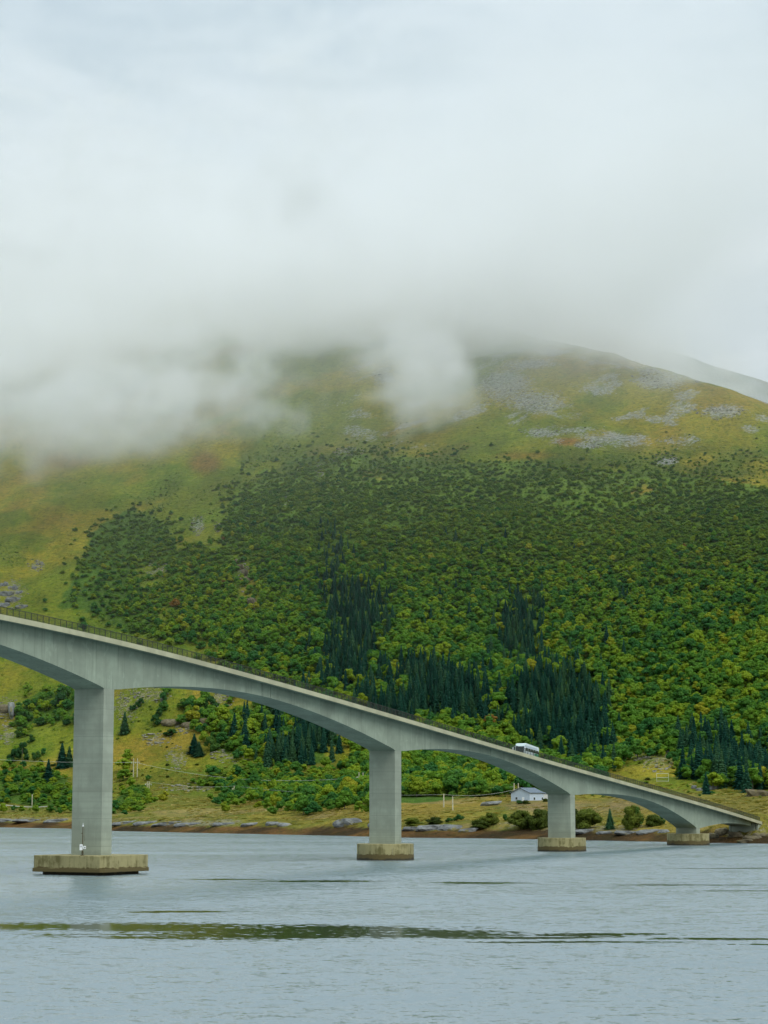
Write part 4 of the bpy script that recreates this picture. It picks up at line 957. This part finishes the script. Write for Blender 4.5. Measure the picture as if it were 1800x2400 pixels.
for c in CLEAR[5:8] + SCREE[:9]: pr_ = np.where(ell(ux_, uy_, c) < 1, 0.01, pr_)
fill = (f2 & ~s2 & (sz_ > 5) & (ux_ > 300) & ~((uy_ > 1868) & (ux_ > 900))) | ((uy_ > 1045) & (uy_ < 1120) & (ux_ > 560) & (fbm(sx_, sy_, 40, 621, 3) > -0.05))
ok = (RNG.uniform(0, 1, len(sx_)) < pr_ * sstep(fbm(sx_, sy_, 34, 611, 3), -0.35, 0.15)) & ~f2 & ~s2 & (sz_ > 4.5)
ok |= fill & (RNG.uniform(0, 1, len(sx_)) < (0.9 * sstep(uy_, 1040, 1100)))
i = np.where(ok)[0]
hsb = RNG.uniform(0.5, 1.3, len(i)) * np.where(uy_[i] > 1590, 1.35, 1.0) * np.where(fill[i], 1.2 + 1.3 * sstep(uy_[i], 1150, 1600), 0.75)
scatter('moor_shrubs', np.stack([sx_[i], sy_[i], sz_[i] - 0.1], 1), hsb, CR['d'] + CR['g'][:3] + CR['o'] + CR['u'], np.where(fill[i], RNG.choice([4, 9, 10, 11], len(i)), RNG.choice([0, 3, 4, 6, 7, 9, 10, 11], len(i), p=[.05, .10, .10, .06, .06, .21, .21, .21])),
        'low green shrubs and undergrowth over the moor, wood and knoll', 'shrubs', (1.5, 2.4))
# loose stones of the scree patches
pxs, pys, zs_, hh = [], [], [], []
for c in SCREE[:13] + [(1180, 900, 70, 50), (1250, 940, 90, 30), (1560, 890, 80, 24), (1690, 965, 60, 18), (1385, 1040, 34, 10), (900, 880, 30, 26), (1280, 1010, 60, 12), (1560, 1075, 30, 12)] + SCREE[13:]:
    for _ in range(int(min(130, 25 + c[2] * c[3] * 0.05))):
        a = RNG.uniform(0, 6.28); r_ = math.sqrt(RNG.uniform()); 
        g = ground(c[0] + r_ * math.cos(a) * c[2] * 1.1, c[1] + r_ * math.sin(a) * c[3] * 1.1); pxs.append(g); hh.append(RNG.uniform(0.2, 0.55) * (1.6 if RNG.uniform() < 0.08 else 1))
scatter('scree_stones', np.array([tuple(p) for p in pxs]), np.array(hh), [rock_mesh(s + 90, M['scree']) for s in range(4)], RNG.integers(0, 4, len(hh)), 'loose grey scree stones strewn over the slope', 'scree', (0.9, 1.7))
# grass tussocks of the heath
def tussock_mesh(seed, mat):
    r = np.random.default_rng(seed); V = []
    for k in range(46):
        a = r.uniform(0, 6.28); q_ = r.uniform(0, 0.55); l = r.uniform(0.5, 1.0); x, y = q_ * math.cos(a), q_ * math.sin(a); w_ = 0.10
        V += [(x - w_ * math.sin(a), y + w_ * math.cos(a), 0), (x + w_ * math.sin(a), y - w_ * math.cos(a), 0), (x * 2.4 + 0.05, y * 2.4, l * 0.6), (x * 2.6, y * 2.6 + 0.05, l * 0.5)]
    return mesh_np('tussock', V, np.arange(len(V)).reshape(-1, 4), mat)
GM = [leafmat('straw grass', (0.28, 0.22, 0.05), (0.38, 0.30, 0.09), (0.50, 0.42, 0.17)), leafmat('green grass', (0.15, 0.15, 0.02), (0.22, 0.19, 0.03), (0.30, 0.25, 0.05))]
N_ = 26000
gx_ = RNG.uniform(-260, 260, N_); gy_ = RNG.uniform(540, 1150, N_); gz_ = height(gx_, gy_); vx_, vy_ = project(gx_, gy_, gz_); f3, s3 = masks(vx_, vy_, gx_, gy_)
so_ = (gx_ - P1[0]) * NR[0] + (gy_ - P1[1]) * NR[1]
ok = (gz_ > 3.0) & (vy_ > 1780) & ~f3 & ~s3 & (np.abs(gx_) < 0.2 * gy_ + 10) & (np.abs(so_) > 6) & (fbm(gx_, gy_, 22, 701, 3) > -0.25)
i = np.where(ok)[0]
scatter('heath_grass', np.stack([gx_[i], gy_[i], gz_[i] - 0.05], 1), RNG.uniform(0.3, 0.75, len(i)), [tussock_mesh(1, GM[0]), tussock_mesh(2, GM[1]), tussock_mesh(3, GM[0])], RNG.integers(0, 3, len(i)), 'straw coloured grass tussocks of the shore heath', 'grass', (1.0, 2.2))

# ------------------------------------------------------------------ single trees and bushes one can point to
def put(name, kind, px, py, w_, h_, label, cat, group=None):
    g = ground(px, py); k = g.y / FPX; h = h_ * k
    me = {'s': SPM[random.randrange(5)]}.get(kind) or random.choice(CR[kind])
    wid0 = {'s': 0.40, 'g': 0.78, 'y': 0.78, 'r': 0.78, 'd': 1.1, 'o': 1.2}[kind]
    return plant(name, me, STRK if kind == 's' else TRK, (g.x, g.y, g.z - 0.12), h, w_ * k / h / wid0, label, cat, group)
put('spruce_tree', 's', 292, 1719, 33, 52, 'lone dark spruce on the knoll right beside the tall square capped pier', 'spruce tree')
put('spruce_tree', 's', 455, 1765, 34, 46, 'pointed dark spruce with a round bush at its side on the knoll', 'spruce tree')
put('spruce_tree', 's', 466, 1771, 30, 34, 'shorter dark spruce leaning against the pointed one on the knoll', 'spruce tree')
put('shrub', 'd', 494, 1762, 40, 40, 'round dark bush next to the pointed spruce on the knoll', 'bush')
put('shrub', 'd', 402, 1724, 38, 17, 'flat dark juniper bush beside the scree on the knoll', 'bush')
for px, py, w_, h_ in ((329, 1656, 22, 22), (311, 1666, 20, 18), (427, 1652, 16, 16), (375, 1680, 24, 24), (365, 1700, 30, 28), (470, 1668, 40, 34), (495, 1664, 36, 36), (490, 1690, 40, 32), (290, 1810, 40, 34), (300, 1785, 30, 30), (290, 1830, 40, 28), (550, 1730, 46, 44), (590, 1720, 40, 40)):
    put('shrub', 'd' if px % 2 else 'g', px, py, w_, h_, 'leafy bush growing among rocks on the knoll behind the first pier', 'bush', 'bushes on the rocky knoll')
put('spruce_tree', 's', 113, 1832, 34, 54, 'broad dark spruce on the slope above the roadside birches', 'spruce tree')
for px, py, w_, h_ in ((145, 1800, 40, 60), (162, 1798, 34, 50)):
    put('spruce_tree', 's', px, py, w_, h_, 'dark spruce half hidden by the tall square capped pier', 'spruce tree', 'spruces behind the tall pier')
for px, py, w_, h_ in ((32, 1786, 30, 34), (52, 1782, 36, 44), (84, 1782, 24, 26), (48, 1728, 34, 26), (70, 1742, 26, 22), (126, 1692, 16, 16), (155, 1700, 22, 18), (95, 1700, 36, 22), (140, 1660, 40, 40), (150, 1640, 30, 40), (60, 1690, 40, 30)):
    put('shrub', 'd', px, py, w_, h_, 'dark bush scattered on the rough slope under the main span', 'bush', 'dark bushes under the main span')
put('birch_tree', 'g', 1167, 1665, 56, 46, 'bright light green round tree between the two spruce plantation blocks', 'birch tree')
put('birch_tree', 'r', 1147, 1706, 40, 34, 'orange brown autumn tree just above the bridge railing', 'birch tree')
put('birch_tree', 'y', 1162, 1735, 56, 34, 'low yellow green tree below the orange brown one at the railing', 'birch tree')
put('shrub', 'g', 1612, 1823, 22, 18, 'small light green bush at the foot of the tall spruce stand', 'bush')
# shore bushes
SB = [('o', 967, 1933, 50, 16, 'low olive bush on the shore right of the round capped tall pier'), ('d', 1074, 1925, 26, 20, 'small very dark bush on the shore heath'), ('d', 1052, 1926, 22, 12, 'tiny dark bush next to the very dark bush on the heath'),
      ('o', 1020, 1930, 40, 16, 'flat olive bush left of the very dark bush'), ('o', 1122, 1940, 52, 20, 'low spreading olive bush close to the shore ledge'), ('o', 1150, 1930, 50, 26, 'mid sized olive bush between the spreading bush and the big willow'),
      ('d', 1184, 1924, 18, 18, 'small round dark bush beside the big willow'), ('o', 1222, 1941, 68, 44, 'big dense willow bush on the shore left of the third pier'), ('o', 1266, 1941, 64, 46, 'big dense willow bush half behind the third pier'),
      ('o', 1376, 1941, 72, 48, 'wide willow bush on the shore right of the third pier'), ('o', 1348, 1938, 40, 42, 'willow bush touching the third pier on the land side'), ('o', 1480, 1941, 50, 54, 'tall dark rounded bush right of the little shore spruce'),
      ('d', 1492, 1938, 30, 50, 'dark upright bush top behind the tall rounded bush'), ('o', 1530, 1935, 50, 26, 'pale olive bush under the curving end span'), ('d', 1548, 1933, 24, 22, 'small dark green bush under the curving end span'), ('o', 1335, 1942, 50, 20, 'low grass green bush at the foot of the third pier')]
for k, px, py, w_, h_, lab in SB: put('shrub', k, px, py, w_, h_, lab, 'bush')
put('spruce_tree', 's', 1430, 1942, 26, 48, 'little shore spruce standing between two rounded bushes', 'spruce tree')
put('shrub', 'd', 1216, 1883, 24, 9, 'low garden shrub in front of the pale blue house gable', 'bush'); put('shrub', 'o', 1232, 1884, 20, 9, 'low olive garden shrub beside the house wall', 'bush'); put('shrub', 'o', 1278, 1879, 14, 9, 'brownish garden shrub at the annex of the house', 'bush')

# ------------------------------------------------------------------ cloud lying on the mountain: a real volume
def fogmat():
    m = bpy.data.materials.new('cloud vapour'); m.use_nodes = True; t = NT(m.node_tree); m.node_tree.nodes.clear()
    out = t.n('ShaderNodeOutputMaterial'); at_ = t.n('ShaderNodeAttribute', attribute_name='density')
    v = t.n('ShaderNodeVolumeScatter'); v.inputs['Color'].default_value = (0.955, 0.985, 1.0, 1); v.inputs['Anisotropy'].default_value = 0.2
    t.put(v.inputs['Density'], t.m('MULTIPLY', at_.outputs['Fac'], 0.001)); t.t.links.new(v.outputs[0], out.inputs['Volume']); return m
FM = fogmat()
CMIN, CMAX = (-760.0, 960.0, 4.0), (820.0, 2750.0, 660.0)
cb = MB(); cb.box([(a + b_) / 2 for a, b_ in zip(CMIN, CMAX)], [b_ - a for a, b_ in zip(CMIN, CMAX)])
cloud = cb.build('cloud_bank', FM); tag(cloud, 'pale cloud bank hiding the mountain top', 'cloud', None, 'stuff')
ng = bpy.data.node_groups.new('cloud_bank', 'GeometryNodeTree')
ng.interface.new_socket('Geometry', in_out='INPUT', socket_type='NodeSocketGeometry'); ng.interface.new_socket('Geometry', in_out='OUTPUT', socket_type='NodeSocketGeometry')
t = NT(ng); gi = t.n('NodeGroupInput'); go = t.n('NodeGroupOutput')
pos = t.n('GeometryNodeInputPosition').outputs[0]; sp_ = t.n('ShaderNodeSeparateXYZ', i_0=pos); X_, Y_, Z_ = sp_.outputs
nA = t.m('SUBTRACT', t.noise(t.vm('MULTIPLY', pos, (1, 1, 1.5)), 0.0055, 5, 0.55, 0.5), 0.5)
nB = t.m('ADD', t.m('MULTIPLY', t.noise(t.vm('MULTIPLY', pos, (1, 1, 1.3)), 0.0115, 6, 0.62, 1.2), 0.7), t.m('MULTIPLY', t.noise(t.vm('MULTIPLY', pos, (1, 1, 1.2)), 0.030, 4, 0.6, 1.0), 0.3))
base = t.m('ADD', t.m('SUBTRACT', t.step(X_, -240.0, -70.0, 305.0, 400.0), t.step(X_, -10.0, 130.0, 0.0, 45.0)), t.step(X_, 170.0, 420.0, 0.0, 190.0))
zz = t.m('ADD', t.m('SUBTRACT', Z_, base), t.m('MULTIPLY', nA, 175.0))
deck = t.m('MULTIPLY', t.m('MULTIPLY', t.step(zz, 0.0, 110.0), 0.0105), t.step(t.m('ADD', Y_, t.m('MULTIPLY', X_, 0.45)), 1400.0, 1640.0, 0.04, 1.0))
deck = t.m('MULTIPLY', deck, t.step(nB, 0.22, 0.62, 0.35, 1.0))
wisp = None
BLOBS = [((110, 960), 1430, 110, 60, 34, 1.0), ((300, 985), 1450, 70, 60, 26, 0.8), ((480, 930), 1480, 60, 60, 40, 0.7), ((610, 985), 1490, 36, 50, 22, 0.8), ((330, 800), 1560, 110, 80, 50, 0.8), ((60, 800), 1560, 80, 80, 50, 0.8),
         ((520, 830), 1600, 50, 70, 44, 0.55), ((1010, 930), 1480, 36, 50, 34, 1.05), ((960, 850), 1520, 50, 60, 38, 0.9), ((1090, 820), 1560, 44, 60, 30, 0.4), ((-150, 930), 1430, 120, 80, 60, 1.0), ((760, 740), 1760, 100, 130, 50, 1.2), ((900, 735), 1780, 100, 130, 52, 1.3), ((1030, 735), 1740, 100, 130, 48, 1.3), ((1160, 735), 1690, 90, 120, 42, 1.3), ((1290, 745), 1620, 70, 110, 32, 1.15), ((1420, 760), 1580, 50, 100, 22, 0.9), ((1200, 690), 1650, 110, 120, 40, 1.1), ((1410, 800), 1590, 70, 100, 24, 1.05), ((1540, 845), 1560, 60, 100, 20, 0.95), ((1680, 895), 1500, 50, 90, 16, 0.8), ((640, 700), 1620, 90, 90, 40, 0.8)]
for (px, py), Y0, rx, ry, rz_, am in BLOBS:
    c = at(px, py, Y0)
    d_ = t.vm('LENGTH', t.vm('MULTIPLY', t.vm('SUBTRACT', pos, tuple(c)), (1 / rx, 1 / ry, 1 / rz_)), None, 1)
    e = t.m('MULTIPLY', t.step(d_, 1.45, 0.1), am)
    wisp = e if wisp is None else t.m('MAXIMUM', wisp, e)
wisp = t.m('MULTIPLY', t.step(t.m('ADD', wisp, t.m('MULTIPLY', t.m('SUBTRACT', nB, 0.5), 5.2)), 0.30, 0.95), t.m('MAXIMUM', t.step(wisp, 0.03, 0.35), t.m('MULTIPLY', t.step(Z_, 262.0, 320.0), t.step(X_, 70.0, -70.0))))
den = t.m('ADD', deck, t.m('MULTIPLY', wisp, 0.021))
thinair = t.m('ADD', t.m('MULTIPLY', t.step(Z_, 205.0, 400.0), 0.0004), t.m('ADD', t.m('MULTIPLY', t.step(Z_, 12.0, 60.0), 0.00008), t.m('MULTIPLY', t.step(Z_, 80.0, 300.0), 0.00018)))
den = t.m('ADD', den, thinair)
den = t.m('ADD', den, t.m('MULTIPLY', t.m('MULTIPLY', t.step(zz, -110.0, 50.0), t.step(nB, 0.3, 0.65)), t.m('MULTIPLY', t.step(Y_, 1900.0, 1720.0), t.step(X_, -60.0, 120.0, 0.0008, 0.0026))))
for ax, lo, hi in ((X_, CMIN[0], CMAX[0]), (Y_, CMIN[1], CMAX[1])):
    den = t.m('MULTIPLY', den, t.m('MULTIPLY', t.step(ax, lo + 10, lo + 140), t.step(ax, hi - 10, hi - 140)))
den = t.m('MULTIPLY', den, t.step(Z_, 600.0, 450.0))
vc = t.n('GeometryNodeVolumeCube'); t.put(vc.inputs['Density'], t.m('MULTIPLY', den, 1000.0))      # grid in thousandths: thin air stays above the grid's cut-off
vc.inputs['Min'].default_value = CMIN; vc.inputs['Max'].default_value = CMAX
for k, r_ in zip(('X', 'Y', 'Z'), (226, 256, 94)): vc.inputs['Resolution ' + k].default_value = r_
sm = t.n('GeometryNodeSetMaterial'); sm.inputs['Material'].default_value = FM; t.put(sm.inputs['Geometry'], vc.outputs[0]); t.put(go.inputs[0], sm.outputs[0])
md = cloud.modifiers.new('vapour', 'NODES'); md.node_group = ng
